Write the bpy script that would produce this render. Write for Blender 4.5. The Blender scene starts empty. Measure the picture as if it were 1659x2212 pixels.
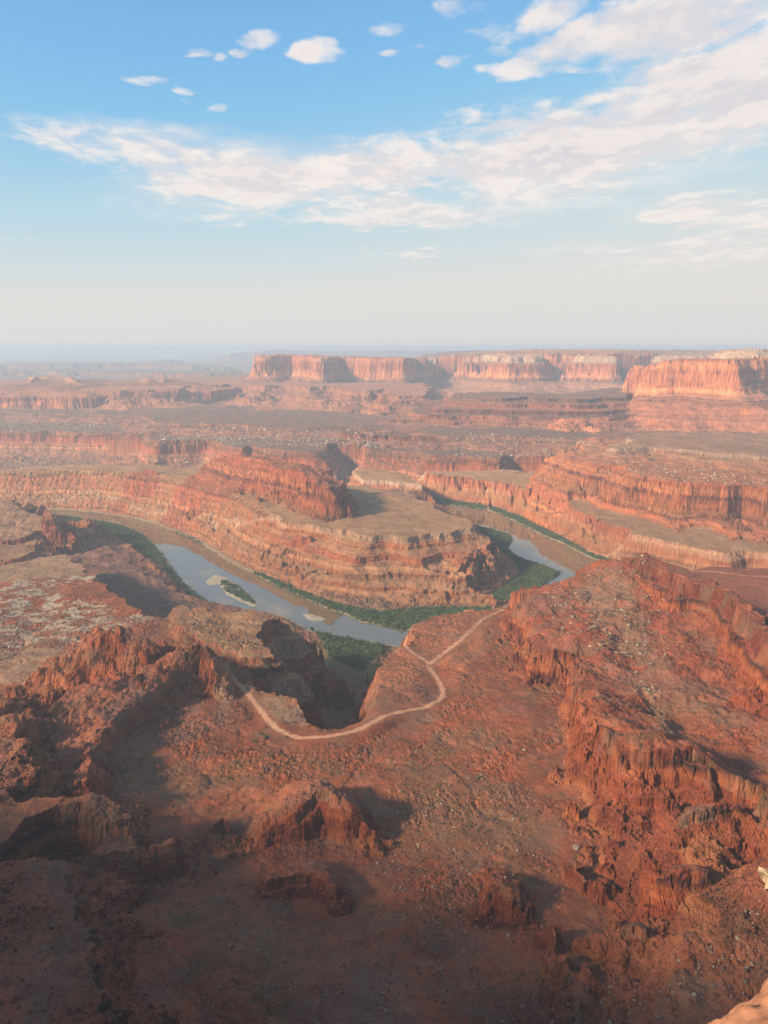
import bpy, math, random
import numpy as np

# ----------------------------------------------------------------------------
# camera, world, sun, exposure
# ----------------------------------------------------------------------------
FPX, CU, CV, HCAM = 1640.0, 829.5, 1106.0, 600.0      # photo plane used for tracing: 1659 x 2212
PITCH = math.radians(12.2)
SUN_EL = math.radians(26.0)
SUN_AZ = math.radians(-119.0)                         # measured from +Y towards +X
EXPOSURE = 0.75
SUN_STRENGTH = 5.0
SKY_STRENGTH = 0.10
SKY_UNIT = SKY_STRENGTH * 2 ** EXPOSURE

sc = bpy.context.scene
col = sc.collection
cam_d = bpy.data.cameras.new('camera')
cam = bpy.data.objects.new('camera', cam_d)
col.objects.link(cam)
cam.location = (0, 0, HCAM)
cam.rotation_euler = (math.pi / 2 - PITCH, 0, 0)
cam_d.sensor_fit = 'VERTICAL'
cam_d.angle = 2 * math.atan(1106.0 / FPX)
cam_d.clip_start = 0.5
cam_d.clip_end = 250000
sc.camera = cam
sc.render.resolution_x, sc.render.resolution_y = 768, 1024
sc.view_settings.view_transform = 'Standard'
sc.view_settings.look = 'None'
sc.view_settings.exposure = EXPOSURE
sc.view_settings.gamma = 1.0
sc.render.engine = 'CYCLES'
sc.cycles.use_denoising = True
sc.cycles.max_bounces = 5
sc.cycles.diffuse_bounces = 2
sc.cycles.volume_bounces = 1
sc.cycles.transparent_max_bounces = 6
sc.cycles.use_adaptive_sampling = True
sc.cycles.adaptive_threshold = 0.015

sun_dir = np.array([math.cos(SUN_EL) * math.sin(SUN_AZ), math.cos(SUN_EL) * math.cos(SUN_AZ), math.sin(SUN_EL)])


class NT:
    """tiny helper to write node trees"""
    def __init__(self, tree):
        self.t = tree
        self.n = tree.nodes
        self.l = tree.links

    def add(self, kind, **kw):
        nd = self.n.new(kind)
        for k, v in kw.items():
            setattr(nd, k, v)
        return nd

    def put(self, sock, v):
        if hasattr(v, 'is_linked') or isinstance(v, bpy.types.NodeSocket):
            self.l.new(v, sock)
        else:
            sock.default_value = v

    def m(self, op, a, b=None, c=None, clamp=False):
        nd = self.add('ShaderNodeMath', operation=op, use_clamp=clamp)
        self.put(nd.inputs[0], a)
        if b is not None:
            self.put(nd.inputs[1], b)
        if c is not None:
            self.put(nd.inputs[2], c)
        return nd.outputs[0]

    def v(self, op, a, b=None, scale=None):
        nd = self.add('ShaderNodeVectorMath', operation=op)
        self.put(nd.inputs[0], a)
        if b is not None:
            self.put(nd.inputs[1], b)
        if scale is not None:
            self.put(nd.inputs['Scale'], scale)
        return nd.outputs[0]

    def mix(self, f, a, b, blend='MIX'):
        nd = self.add('ShaderNodeMix', data_type='RGBA', blend_type=blend)
        self.put(nd.inputs[0], f)
        self.put(nd.inputs[6], a)
        self.put(nd.inputs[7], b)
        return nd.outputs[2]

    def ramp(self, x, lo, hi, a=0.0, b=1.0, smooth=True):
        nd = self.add('ShaderNodeMapRange', interpolation_type='SMOOTHSTEP' if smooth else 'LINEAR')
        self.put(nd.inputs[0], x)
        self.put(nd.inputs[1], lo)
        self.put(nd.inputs[2], hi)
        self.put(nd.inputs[3], a)
        self.put(nd.inputs[4], b)
        return nd.outputs[0]

    def noise(self, vec, scale, detail=4.0, rough=0.5, lac=2.0, dist=0.0):
        nd = self.add('ShaderNodeTexNoise', noise_dimensions='3D')
        self.put(nd.inputs['Vector'], vec)
        self.put(nd.inputs['Scale'], scale)
        nd.inputs['Detail'].default_value = detail
        nd.inputs['Roughness'].default_value = rough
        nd.inputs['Lacunarity'].default_value = lac
        nd.inputs['Distortion'].default_value = dist
        return nd.outputs[0]


def photo_dir(u, v):
    """world direction of a photo pixel (only used to find sky bearings)"""
    x, yv = (u - CU) / FPX, (CV - v) / FPX
    return x, math.cos(PITCH) + yv * math.sin(PITCH), -math.sin(PITCH) + yv * math.cos(PITCH)


# ---- sky ---------------------------------------------------------------------
world = bpy.data.worlds.new('World')
sc.world = world
world.use_nodes = True
w = NT(world.node_tree)
w.n.clear()
sky = w.add('ShaderNodeTexSky', sky_type='NISHITA')
sky.sun_disc = False
sky.sun_elevation = SUN_EL
sky.sun_rotation = SUN_AZ
sky.altitude = 1800
sky.air_density = 1.0
sky.dust_density = 1.2
sky.ozone_density = 2.0
tc = w.add('ShaderNodeTexCoord')
sep = w.add('ShaderNodeSeparateXYZ')
w.l.new(tc.outputs['Generated'], sep.inputs[0])
dx, dy, dz = sep.outputs
zc = w.m('MAXIMUM', dz, 0.015)
zden = w.m('ADD', zc, 0.03)
comb = w.add('ShaderNodeCombineXYZ')
w.put(comb.inputs[0], w.m('DIVIDE', dx, zden))
w.put(comb.inputs[1], w.m('DIVIDE', dy, zden))
comb.inputs[2].default_value = 1.7
q = comb.outputs[0]
# bearings of a sky direction: a = right/forward, e = up/forward
dyc = w.m('MAXIMUM', dy, 0.05)
sa = w.m('DIVIDE', dx, dyc)
se = w.m('DIVIDE', dz, dyc)


q0 = w.v('MULTIPLY', q, (0.95, 0.62, 1.0))
n1 = w.noise(q0, 1.3, 4.0, 0.55)
n2 = w.noise(q0, 4.4, 4.0, 0.55, dist=0.3)
n3 = w.noise(q0, 13.0, 5.0, 0.62, dist=0.2)
sa = w.m('ADD', sa, w.m('MULTIPLY', w.m('SUBTRACT', n2, 0.5), 0.12))
se = w.m('ADD', se, w.m('MULTIPLY', w.m('SUBTRACT', w.noise(q0, 6.1, 3.0, 0.5), 0.5), 0.035))


def bank(u, v, ru, rv, tilt=0.0, gain=1.0):
    """soft elliptical cloud bank around the bearing of photo point (u, v)"""
    x, y, z = photo_dir(u, v)
    a0, e0 = x / y, z / y
    x1, y1, z1 = photo_dir(u + ru, v)
    x2, y2, z2 = photo_dir(u, v - rv)
    ra, re = x1 / y1 - a0, z2 / y2 - e0
    da = w.m('SUBTRACT', sa, a0)
    de = w.m('SUBTRACT', se, e0)
    de = w.m('SUBTRACT', de, w.m('MULTIPLY', da, tilt))
    r2 = w.m('ADD', w.m('POWER', w.m('ABSOLUTE', w.m('DIVIDE', da, ra)), 2.0), w.m('POWER', w.m('ABSOLUTE', w.m('DIVIDE', de, re)), 2.0))
    return w.ramp(r2, 1.0, 0.0, 0.0, gain)


def smax(vals):
    r = vals[0]
    for x in vals[1:]:
        r = w.m('MAXIMUM', r, x)
    return r


cover = smax([
    bank(1120, 330, 640, 130, 0.10, 1.0), bank(620, 400, 520, 105, -0.12, 0.82), bank(260, 320, 260, 75, -0.18, 0.62),
    bank(1580, 190, 450, 200, 0.25, 1.05), bank(1520, 30, 380, 130, 0.3, 1.08), bank(1270, 75, 200, 80, 0.3, 0.9),
    bank(1160, 130, 110, 60, 0.0, 0.72), bank(1590, 455, 300, 55, 0.08, 0.80), bank(1560, 540, 330, 42, 0.0, 0.60),
    bank(760, 470, 420, 34, 0.02, 0.72), bank(920, 545, 200, 14, 0.0, 0.60), bank(1320, 588, 180, 14, 0.0, 0.55),
    bank(1570, 590, 120, 12, 0.0, 0.52), bank(60, 518, 140, 12, 0.0, 0.55),
    bank(575, 82, 71.4, 32, 0, 0.65), bank(700, 112, 68, 33.28, 0, 0.69), bank(435, 117, 54.4, 23.04, 0, 0.63),
    bank(492, 126, 34, 19.2, 0, 0.51), bank(538, 108, 34, 19.2, 0, 0.55), bank(480, 226, 47.6, 16.64, 0, 0.53), bank(430, 198, 31.28, 15.36, 0, 0.51),
    bank(840, 55, 74.8, 21.76, 0, 0.51), bank(1005, 20, 61.2, 30.72, 0, 0.59), bank(1065, 65, 68, 38.4, 0, 0.61), bank(990, 125, 40.8, 23.04, 0, 0.49),
    bank(860, 115, 40.8, 17.92, 0, 0.45), bank(345, 178, 81.6, 14.08, 0, 0.41), bank(945, 100, 40.8, 19.2, 0, 0.45),
    bank(1180, 30, 120, 60, 0.3, 0.8), bank(1130, 150, 80, 40, 0, 0.7), bank(1230, 155, 70, 26, 0, 0.66), bank(1060, 100, 60, 30, 0, 0.66), bank(1380, 150, 120, 60, 0.3, 0.72), bank(1330, 20, 90, 40, 0, 0.7),
])
qs = q0


def wsum(*prs):
    r = None
    for x_, k_ in prs:
        y_ = w.m('MULTIPLY', x_, k_)
        r = y_ if r is None else w.m('ADD', r, y_)
    return r


nmix = wsum((n1, 0.34), (n2, 0.44), (n3, 0.22))
body = w.m('ADD', w.m('MULTIPLY', w.m('SUBTRACT', nmix, 0.5), 3.4), w.m('SUBTRACT', cover, 0.46))
dens = w.ramp(body, -0.14, 0.58)
# the side of each puff that faces the sun is brighter
qsun = w.v('ADD', qs, (-0.05, -0.05, 0.0))
n2s = w.noise(qsun, 4.2, 4.0, 0.55, dist=0.3)
n3s = w.noise(qsun, 13.0, 4.0, 0.6, dist=0.2)
lit = w.ramp(w.m('SUBTRACT', wsum((n2, 0.75), (n3, 0.25)), wsum((n2s, 0.75), (n3s, 0.25))), -0.07, 0.09)
thick = w.ramp(body, 0.15, 0.75)
lit2 = w.m('SUBTRACT', w.m('ADD', w.m('MULTIPLY', lit, 0.55), 0.55), w.m('MULTIPLY', thick, 0.42), clamp=True)
cc = w.mix(lit2, (0.66 / SKY_UNIT, 0.64 / SKY_UNIT, 0.70 / SKY_UNIT, 1), (0.97 / SKY_UNIT, 0.88 / SKY_UNIT, 0.82 / SKY_UNIT, 1))
dens2 = w.m('MULTIPLY', dens, w.ramp(dz, 0.0, 0.20, 0.30, 0.96, smooth=False))
# colour response: the sky model's own brightness picks blue high up, cream at the horizon
srgb = w.add('ShaderNodeSeparateColor')
w.l.new(sky.outputs[0], srgb.inputs[0])
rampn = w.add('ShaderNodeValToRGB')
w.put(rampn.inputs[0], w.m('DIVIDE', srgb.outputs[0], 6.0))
stops = [(0.44, (0.19, 0.215, 0.275)), (0.62, (0.185, 0.235, 0.33)), (0.86, (0.17, 0.38, 0.66)), (1.09, (0.215, 0.48, 0.81)), (1.38, (0.27, 0.56, 0.83)),  # first stops, overhead and unseen, raised as added fill for shaded ground
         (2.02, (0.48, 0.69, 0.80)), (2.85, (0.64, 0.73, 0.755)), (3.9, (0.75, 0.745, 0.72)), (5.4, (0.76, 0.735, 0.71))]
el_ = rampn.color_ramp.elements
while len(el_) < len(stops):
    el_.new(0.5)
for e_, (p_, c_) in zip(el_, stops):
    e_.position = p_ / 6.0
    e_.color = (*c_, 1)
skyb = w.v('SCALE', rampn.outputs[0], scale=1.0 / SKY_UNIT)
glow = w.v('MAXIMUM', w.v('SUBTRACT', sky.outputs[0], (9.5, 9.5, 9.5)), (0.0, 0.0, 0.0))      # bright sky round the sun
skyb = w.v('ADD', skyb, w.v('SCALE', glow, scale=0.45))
veil = smax([bank(900, 390, 800, 125, 0.02, 1.0), bank(420, 340, 420, 80, -0.15, 0.9), bank(1560, 250, 420, 170, 0.15, 0.75), bank(1580, 460, 300, 60, 0.0, 0.8), bank(1480, 545, 420, 45, 0.0, 0.6)])
va = w.m('MULTIPLY', w.m('MULTIPLY', veil, w.ramp(wsum((n1, 0.6), (n2, 0.4)), 0.32, 0.60)), 0.80)
dens3 = w.m('SUBTRACT', 1.0, w.m('MULTIPLY', w.m('SUBTRACT', 1.0, dens2), w.m('SUBTRACT', 1.0, va)))
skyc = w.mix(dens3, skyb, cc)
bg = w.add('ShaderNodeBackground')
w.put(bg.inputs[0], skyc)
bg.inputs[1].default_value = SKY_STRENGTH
wo = w.add('ShaderNodeOutputWorld')
w.l.new(bg.outputs[0], wo.inputs[0])

# ---- sun ---------------------------------------------------------------------
sun_l = bpy.data.lights.new('sun', 'SUN')
sun_l.energy = SUN_STRENGTH
sun_l.angle = math.radians(6.0)
sun_l.color = (1.0, 0.77, 0.51)
sun_o = bpy.data.objects.new('sun', sun_l)
col.objects.link(sun_o)
from mathutils import Vector
sun_o.rotation_euler = Vector(sun_dir).to_track_quat('Z', 'Y').to_euler()
sun_o.location = tuple(sun_dir * 3000)

# ----------------------------------------------------------------------------
# noise tables (tileable, made with numpy)
# ----------------------------------------------------------------------------
rng = np.random.default_rng(7)
random.seed(7)


def fbm_table(n, beta, kmin, seed):
    r = np.random.default_rng(seed)
    a = np.fft.rfft2(r.standard_normal((n, n)))
    ky = np.fft.fftfreq(n) * n
    kx = np.fft.rfftfreq(n) * n
    k = np.sqrt(ky[:, None] ** 2 + kx[None, :] ** 2)
    k[0, 0] = 1
    f = k ** (-beta)
    f[k < kmin] = 0
    t = np.fft.irfft2(a * f, s=(n, n))
    t = (t - t.mean()) / t.std()
    return t.astype(np.float32)


T_S = fbm_table(1024, 2.0, 3, 1)       # smooth hills
T_M = fbm_table(1024, 1.55, 4, 2)
T_R = fbm_table(1024, 1.15, 4, 3)      # rough


def vor_table(n, cells, seed):
    r = np.random.default_rng(seed)
    cs = n / cells
    px = (np.arange(cells)[:, None] + r.random((cells, cells))) * cs
    py = (np.arange(cells)[None, :] + r.random((cells, cells))) * cs
    val = r.random((cells, cells)).astype(np.float32)
    I, J = np.meshgrid(np.arange(n), np.arange(n), indexing='ij')
    ci, cj = (I // cs).astype(int), (J // cs).astype(int)
    best = np.full((n, n), 1e9, np.float32)
    sec = best.copy()
    bv = np.zeros((n, n), np.float32)
    for di in (-1, 0, 1):
        for dj in (-1, 0, 1):
            a, b = (ci + di) % cells, (cj + dj) % cells
            ddx = (px[a, b] - I + n / 2) % n - n / 2
            ddy = (py[a, b] - J + n / 2) % n - n / 2
            d = np.sqrt(ddx * ddx + ddy * ddy).astype(np.float32)
            new = d < best
            sec = np.where(new, best, np.minimum(sec, d))
            bv = np.where(new, val[a, b], bv)
            best = np.where(new, d, best)
    return bv - 0.5, np.clip((sec - best) / cs, 0, 1)


V_VAL, V_EDGE = vor_table(768, 48, 5)


def samp(T, x, y, period, ox=0.0, oy=0.0):
    n = T.shape[0]
    fx = ((x / period + ox) % 1.0) * n
    fy = ((y / period + oy) % 1.0) * n
    ix = fx.astype(np.int32)
    iy = fy.astype(np.int32)
    fx = (fx - ix).astype(np.float32)
    fy = (fy - iy).astype(np.float32)
    ix %= n
    iy %= n
    ix1 = (ix + 1) % n
    iy1 = (iy + 1) % n
    a = T[ix, iy] * (1 - fx) + T[ix1, iy] * fx
    b = T[ix, iy1] * (1 - fx) + T[ix1, iy1] * fx
    return a * (1 - fy) + b * fy


def samp0(T, x, y, period, ox=0.0, oy=0.0):
    n = T.shape[0]
    ix = (((x / period + ox) % 1.0) * n).astype(np.int32) % n
    iy = (((y / period + oy) % 1.0) * n).astype(np.int32) % n
    return T[ix, iy]


def sstep(x, a, b):
    t = np.clip((x - a) / (b - a), 0, 1)
    return t * t * (3 - 2 * t)


# ----------------------------------------------------------------------------
# surveying: photo bearing + known elevation -> ground position
# ----------------------------------------------------------------------------
CP, SP = math.cos(PITCH), math.sin(PITCH)


def bench_z(y):
    """regional elevation of the near bench: climbs towards the viewpoint"""
    return np.clip(100 + (1850 - y) * 0.0741, 92, 212)


def U(u, v, z):
    x, yv = (u - CU) / FPX, (CV - v) / FPX
    dyy, dzz = CP + yv * SP, -SP + yv * CP
    if z == 'bench':
        y = 1000.0
        for _ in range(30):
            y = float((bench_z(y) - HCAM) / dzz * dyy) * 0.5 + y * 0.5
        z = float(bench_z(y))
    t = (z - HCAM) / dzz
    return x * t, dyy * t, z


def trace(pts, zdef):
    out = []
    for p in pts:
        z = p[2] if len(p) > 2 and p[2] is not None else zdef
        if p[0] == 'w':
            out.append((p[1], p[2], p[3]))
            continue
        if len(p) > 2 and p[2] is not None and p[2] > 2000:      # forward distance given instead of elevation
            xx, yv = (p[0] - CU) / FPX, (CV - p[1]) / FPX
            t = p[2] / (CP + yv * SP)
            out.append((xx * t, p[2], HCAM + t * (-SP + yv * CP)))
            continue
        x, y, zz = U(p[0], p[1], z)
        if len(p) > 3:
            r = math.hypot(x, y)
            k = (r + p[3]) / r
            x, y = x * k, y * k
        out.append((x, y, zz))
    return np.array(out, float)


# ----------------------------------------------------------------------------
# landform list.  Each: traced rim, elevation, profile of (outward metres, drop)
# ----------------------------------------------------------------------------
FEATS = []


def feat(key, pts, z=None, prof=((0, 0), (10, 20)), big=(0, 400), colm=(0, 60), brk=(0, 60), top=(0, 200), fit='idw', tcol='dust', rock=(1, 1, 1), rim=None, cliff=30.0, anch=(), grow=0.0):
    P = trace(pts, z)
    sh_ = 0.11 * prof[-1][1] if P[:, 1].mean() < 1350 else 0.0
    prof = [(a * (0.88 if sh_ else 1.0) + 0.20 * b - sh_, b) for a, b in prof]              # cliffs lean back a little so that beds can step
    # hard beds stand steep, soft beds lie back: step the profile bed by bed
    pr = np.array(prof, float)
    ym = P[:, 1].mean()
    th = 2.6 if ym < 1350 else (5.0 if ym < 3600 else 13.0)
    rb_ = np.random.default_rng(len(FEATS) + 100)
    dr = np.arange(0, pr[-1, 1] + 1e-6, th / 8)
    run = np.interp(dr, pr[:, 1], pr[:, 0])
    hard = np.repeat(rb_.choice([0.12, 0.3, 1.6, 2.4], size=len(dr) // 4 + 2), rb_.integers(2, 9, size=len(dr) // 4 + 2))[:len(dr) - 1]
    sl_ = (dr[1] - dr[0]) / np.maximum(np.diff(run), 1e-4)
    hard = 1 + (hard - 1) * np.clip((sl_ - 0.40) / 0.5, 0.12, 1)      # only the steep part is stepped; talus stays smooth
    step_ = np.diff(run) * hard
    step_ *= (run[-1] - run[0]) / max(step_.sum(), 1e-6)
    run2 = np.r_[run[0], run[0] + np.cumsum(step_)]
    run2 = 0.75 * run2 + 0.25 * run
    prof = list(zip(run2 + np.arange(len(run2)) * 1e-4, dr))
    AN = np.vstack([P, trace(anch, z)]) if len(anch) else P
    FEATS.append(dict(key=key, AN=AN, grow=grow, P=P, prof=np.array(prof, float), big=big, colm=colm, brk=brk, top=top, fit=fit, tcol=tcol, rock=rock, rim=rim, cliff=cliff + 6, reach=prof[-1][0]))


FARP = [(9000, 600), (2, 0)]
# --- far country --------------------------------------------------------------
feat('outer_wall', [(-2600, 985, 140), (-700, 950, 140), (0, 930, 140), (135, 930, 140), (300, 934, 140), (340, 955, 140), (450, 950, 140), (520, 964, 140), (535, 958, 140), (600, 969, 138), (705, 979, 138), (722, 960, 140), (760, 952, 140), (812, 975, 140), (829, 978, 140), (940, 984, 138), (1068, 993, 136), (1082, 1000, 136), (1095, 985, 140), (1130, 968, 140), (1200, 962, 140), (1280, 968, 140), (1500, 990, 140), (1900, 1000, 140), (4000, 1000, 140), ('w', 90000, 70000, 150), ('w', -90000, 70000, 150)],
     prof=((0, 0), (4, 22), (14, 26), (20, 62), (34, 66), (60, 80), (70, 98), (150, 128), (260, 140)), big=(26, 700), colm=(12, 260), brk=(6, 120), top=(3, 500), tcol='shade_soil', cliff=40, rock=(0.80, 0.74, 0.76))  # rock tint and soil darkened to stand for shade on this wall
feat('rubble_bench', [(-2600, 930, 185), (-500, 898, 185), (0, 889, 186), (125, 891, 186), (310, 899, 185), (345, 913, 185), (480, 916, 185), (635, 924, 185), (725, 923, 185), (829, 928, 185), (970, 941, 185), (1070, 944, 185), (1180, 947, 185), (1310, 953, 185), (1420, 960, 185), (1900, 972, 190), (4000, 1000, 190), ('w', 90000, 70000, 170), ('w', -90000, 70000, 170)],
     prof=((0, 0), (3, 8), (12, 11), (70, 28), (160, 45), (240, 60)), big=(25, 700), colm=(10, 200), brk=(4, 100), top=(4, 900), tcol='shade_soil', cliff=10, fit='idw', rock=(0.7, 0.72, 0.78))
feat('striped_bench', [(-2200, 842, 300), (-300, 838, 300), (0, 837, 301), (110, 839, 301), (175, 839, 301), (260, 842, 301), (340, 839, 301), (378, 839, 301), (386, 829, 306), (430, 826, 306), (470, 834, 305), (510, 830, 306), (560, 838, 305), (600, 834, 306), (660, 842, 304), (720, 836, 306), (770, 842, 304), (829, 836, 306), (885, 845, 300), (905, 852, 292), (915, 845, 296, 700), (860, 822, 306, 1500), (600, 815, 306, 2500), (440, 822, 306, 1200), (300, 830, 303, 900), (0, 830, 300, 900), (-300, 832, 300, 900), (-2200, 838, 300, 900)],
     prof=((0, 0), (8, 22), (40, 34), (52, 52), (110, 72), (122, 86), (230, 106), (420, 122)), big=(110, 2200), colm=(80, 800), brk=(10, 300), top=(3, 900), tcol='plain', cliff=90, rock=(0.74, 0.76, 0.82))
feat('low_mesa', [(66, 820, 352), (82, 814, 354), (140, 814, 354), (160, 821, 352), (160, 818, 352, 400), (70, 817, 352, 400)], prof=((0, 0), (20, 20), (300, 52), (800, 90)), big=(20, 800), colm=(10, 200), tcol='plain', cliff=20)
feat('low_mesa_small', [(318, 821, 345), (345, 819, 345), (352, 820, 345), (352, 818, 345, 300), (318, 819, 345, 300)], prof=((0, 0), (12, 12), (300, 45), (600, 75)), big=(15, 800), colm=(8, 200), tcol='plain', cliff=12)
feat('flat_mesa', [(545, 769, 7700), (566, 769, 6900), (600, 767, 7050), (640, 767, 7150), (662, 768, 6950), (692, 771, 6700), (703, 774, 6800), (712, 774, 7300), (750, 773, 7250), (772, 773, 7000), (829, 772, 6800), (872, 771, 6650), (893, 774, 6750), (906, 776, 7500), (920, 774, 8300), (750, 770, 8300), (560, 768, 8300)],
     prof=((0, 0), (20, 90), (40, 180), (60, 205), (380, 285), (700, 330), (1100, 380)), big=(50, 1500), colm=(40, 500), brk=(20, 300), top=(6, 600), tcol='plain', cliff=55)
feat('long_mesa', [(915, 774, 7700), (960, 770, 7800), (1030, 768, 7600), (1050, 767, 7300), (1090, 767, 7000), (1150, 768, 6700), (1157, 768, 7200), (1210, 768, 7050), (1260, 768, 6800), (1318, 768, 6600), (1325, 768, 7300), (1360, 768, 7350), (1440, 768, 7100), (1700, 768, 7000), (2600, 768, 7000), (2600, 764, 10500), (915, 765, 10000)],
     prof=((0, 0), (30, 18), (36, 58), (80, 70), (95, 160), (120, 208), (400, 290), (800, 330), (1200, 380)), big=(70, 1500), colm=(60, 600), brk=(25, 300), top=(5, 900), tcol='cream', cliff=150, rim=((0.50, 0.36, 0.26), -200, 75))
feat('long_mesa_cap', [(972, 765, 8000), (1050, 759, 7700), (1100, 756, 7500), (1150, 754, 7300), (1255, 754, 7300), (1330, 755, 7300), (1410, 756, 7600), (1445, 760, 7700), (1700, 760, 7500), (2600, 760, 7500), (2600, 758, 10400), (980, 759, 10400)], prof=((0, 0), (20, 12), (120, 30), (260, 40)), big=(60, 1200), colm=(20, 300), top=(4, 600), tcol='cream', cliff=30)
feat('distant_bench', [(-900, 792, 13500), (-200, 790, 13500), (0, 788, 13500), (110, 786, 13800), (220, 786, 14200), (300, 785, 14000), (420, 790, 13600), (480, 792, 14500), (420, 784, 17500), (-900, 784, 17500)], prof=((0, 0), (40, 90), (300, 120), (900, 150)), big=(150, 3000), colm=(60, 900), tcol='plain', cliff=60)
feat('distant_bench', [(-900, 803, 10500), (-100, 804, 10300), (150, 802, 10200), (300, 805, 10000), (430, 806, 10000), (520, 808, 10200), (480, 800, 12000), (-900, 800, 12000)], prof=((0, 0), (30, 60), (300, 85), (600, 110)), big=(150, 2400), colm=(50, 700), tcol='plain', cliff=40)
feat('distant_mountains', [(-1500, 762, 42000), (-900, 759, 42000), (-600, 756, 42000), (-420, 758, 42000), (-250, 754, 42000), (-100, 758, 42000), (20, 755, 42000), (90, 752, 42000), (170, 756, 42000), (260, 759, 42000), (380, 761, 42000), (460, 763, 42000), (460, 763, 46000), (100, 755, 46000), (-250, 756, 46000), (-1500, 762, 46000)], prof=((0, 0), (1200, 140), (5000, 300)), big=(900, 9000), colm=(300, 3000), tcol='plain', cliff=2000)
feat('distant_mesa', [(318, 783, 16500), (346, 777, 16500), (362, 777, 16600), (392, 781, 16800), (400, 778, 18500), (330, 778, 18500)], prof=((0, 0), (60, 60), (700, 150)), big=(60, 2000), colm=(30, 600), tcol='plain', cliff=60)
feat('horizon_plateau', [(455, 792, 20500), (480, 772, 19500), (500, 757, 19500), (610, 755, 20000), (829, 757, 21000), (1020, 758, 22000), (2600, 758, 22000), ('w', 60000, 50000, 500), ('w', -7000, 46000, 500)], prof=((0, 0), (60, 90), (120, 130), (900, 260), (2500, 390)), big=(200, 5000), colm=(40, 1500), tcol='plain', cliff=130)
# --- right hand country --------------------------------------------------------
feat('terraced_slope', [(980, 856, 324), (1010, 857, 324), (1040, 858, 322), (1075, 856, 324), (1110, 858, 323), (1150, 857, 324), (1180, 860, 322), (1220, 858, 324), (1255, 861, 321), (1290, 858, 323), (1320, 857, 324), (1352, 852, 326), (1400, 850, 326), (1400, 846, 326, 300), (1355, 845, 326, 350), (1200, 852, 324, 250), (990, 852, 322, 150)],
     prof=((0, 0), (5, 18), (70, 32), (75, 50), (165, 61), (170, 80), (280, 90), (285, 108), (420, 117), (425, 131), (590, 141), (760, 152)), big=(45, 700), colm=(26, 260), brk=(10, 120), top=(5, 500), tcol='shade_soil', cliff=330, rock=(0.62, 0.64, 0.72))  # grazing shade of this slope put into its rock tint and soil
feat('sunlit_mesa', [(1397, 802, 4500), (1412, 789, 4450), (1442, 779, 4400), (1480, 777, 4350), (1540, 777, 4250), (1592, 777, 4150), (1602, 778, 4250), (1640, 780, 4600), (1720, 782, 4900), (1900, 782, 5000), (2300, 782, 5000), (2300, 776, 6000), (1470, 775, 5200), (1402, 790, 4900)],
     prof=((0, 0), (10, 40), (20, 60), (30, 120), (45, 165), (56, 176), (160, 225), (330, 275), (600, 345), (760, 372)), big=(22, 500), colm=(30, 330), brk=(14, 160), top=(4, 300), tcol='orange', cliff=54, rock=(1.26, 1.24, 1.12))  # rock tint and talus colour warmed to put golden sunlight into them
feat('sunlit_mesa', [(1362, 800, 4700), (1372, 789, 4680), (1388, 788, 4660), (1396, 795, 4640), (1396, 795, 4850), (1366, 795, 4850)], prof=((0, 0), (10, 60), (25, 150), (40, 165), (200, 240)), big=(10, 300), colm=(14, 200), brk=(8, 100), tcol='cream', cliff=38)
feat('sunlit_mesa_cap', [(1550, 767, 4500), (1572, 758, 4480), (1600, 756, 4480), (1630, 753, 4500), (1700, 754, 4550), (1900, 756, 4600), (1900, 755, 5300), (1560, 756, 5200)], prof=((0, 0), (8, 14), (20, 26), (30, 44), (60, 60)), big=(12, 400), colm=(10, 200), brk=(5, 100), top=(3, 200), tcol='cream', cliff=40, rim=((0.56, 0.42, 0.30), -60, 40))
feat('red_butte_top', [(1334, 967, 250), (1400, 963, 252), (1500, 972, 252), (1659, 985, 252), (1900, 1000, 252), (2600, 1010, 252), (2600, 985, 252, 700), (1380, 958, 250, 450)], prof=((0, 0), (3, 12), (20, 20), (140, 52), (200, 60)), big=(16, 300), colm=(8, 120), brk=(3, 60), top=(2, 200), tcol='greydust', cliff=12, rim=((0.52, 0.40, 0.30), -14, 8))
feat('red_butte', [(1157, 1036, 185), (1176, 1022, 196), (1200, 1008, 208), (1240, 999, 212), (1280, 1004, 212), (1330, 1010, 212), (1356, 1018, 212), (1395, 1028, 212), (1430, 1033, 212), (1480, 1040, 212), (1562, 1046, 212), (1578, 1060, 205), (1590, 1050, 212, 60), (1625, 1058, 205, 70), (1640, 1062, 203, 20), (1700, 1070, 205), (1900, 1080, 205), (2600, 1100, 205), (2600, 990, 220, 500), (1334, 972, 226, 60), (1280, 985, 215, 50), (1190, 998, 200, 150), (1160, 1020, 185, 120)],
     prof=((0, 0), (4, 30), (9, 36), (14, 70), (22, 92), (60, 112), (110, 122)), big=(14, 260), colm=(15, 150), brk=(7, 70), top=(3, 150), tcol='orange', cliff=26, rock=(1.22, 1.10, 0.95))
feat('right_bench', [(1052, 1066, 95), (1110, 1073, 95), (1180, 1093, 95), (1230, 1111, 95), (1280, 1131, 95), (1330, 1143, 95), (1380, 1156, 95), (1430, 1168, 95), (1480, 1176, 95), (1530, 1186, 95), (1570, 1193, 95), (1610, 1189, 95), (1659, 1194, 95), (1800, 1215, 95), (2600, 1240, 95), (2600, 1050, 95, 400), (1300, 1040, 95, 500), (1080, 1055, 95, 300), (1058, 1058, 95, 100)],
     prof=((0, 0), (2, 16), (5, 20), (8, 48), (16, 54), (20, 72), (60, 90), (80, 95)), big=(6, 160), colm=(5, 70), brk=(3, 40), top=(1.2, 200), tcol='tan', cliff=22, rim=((0.50, 0.31, 0.20), -4, 9))
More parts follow.
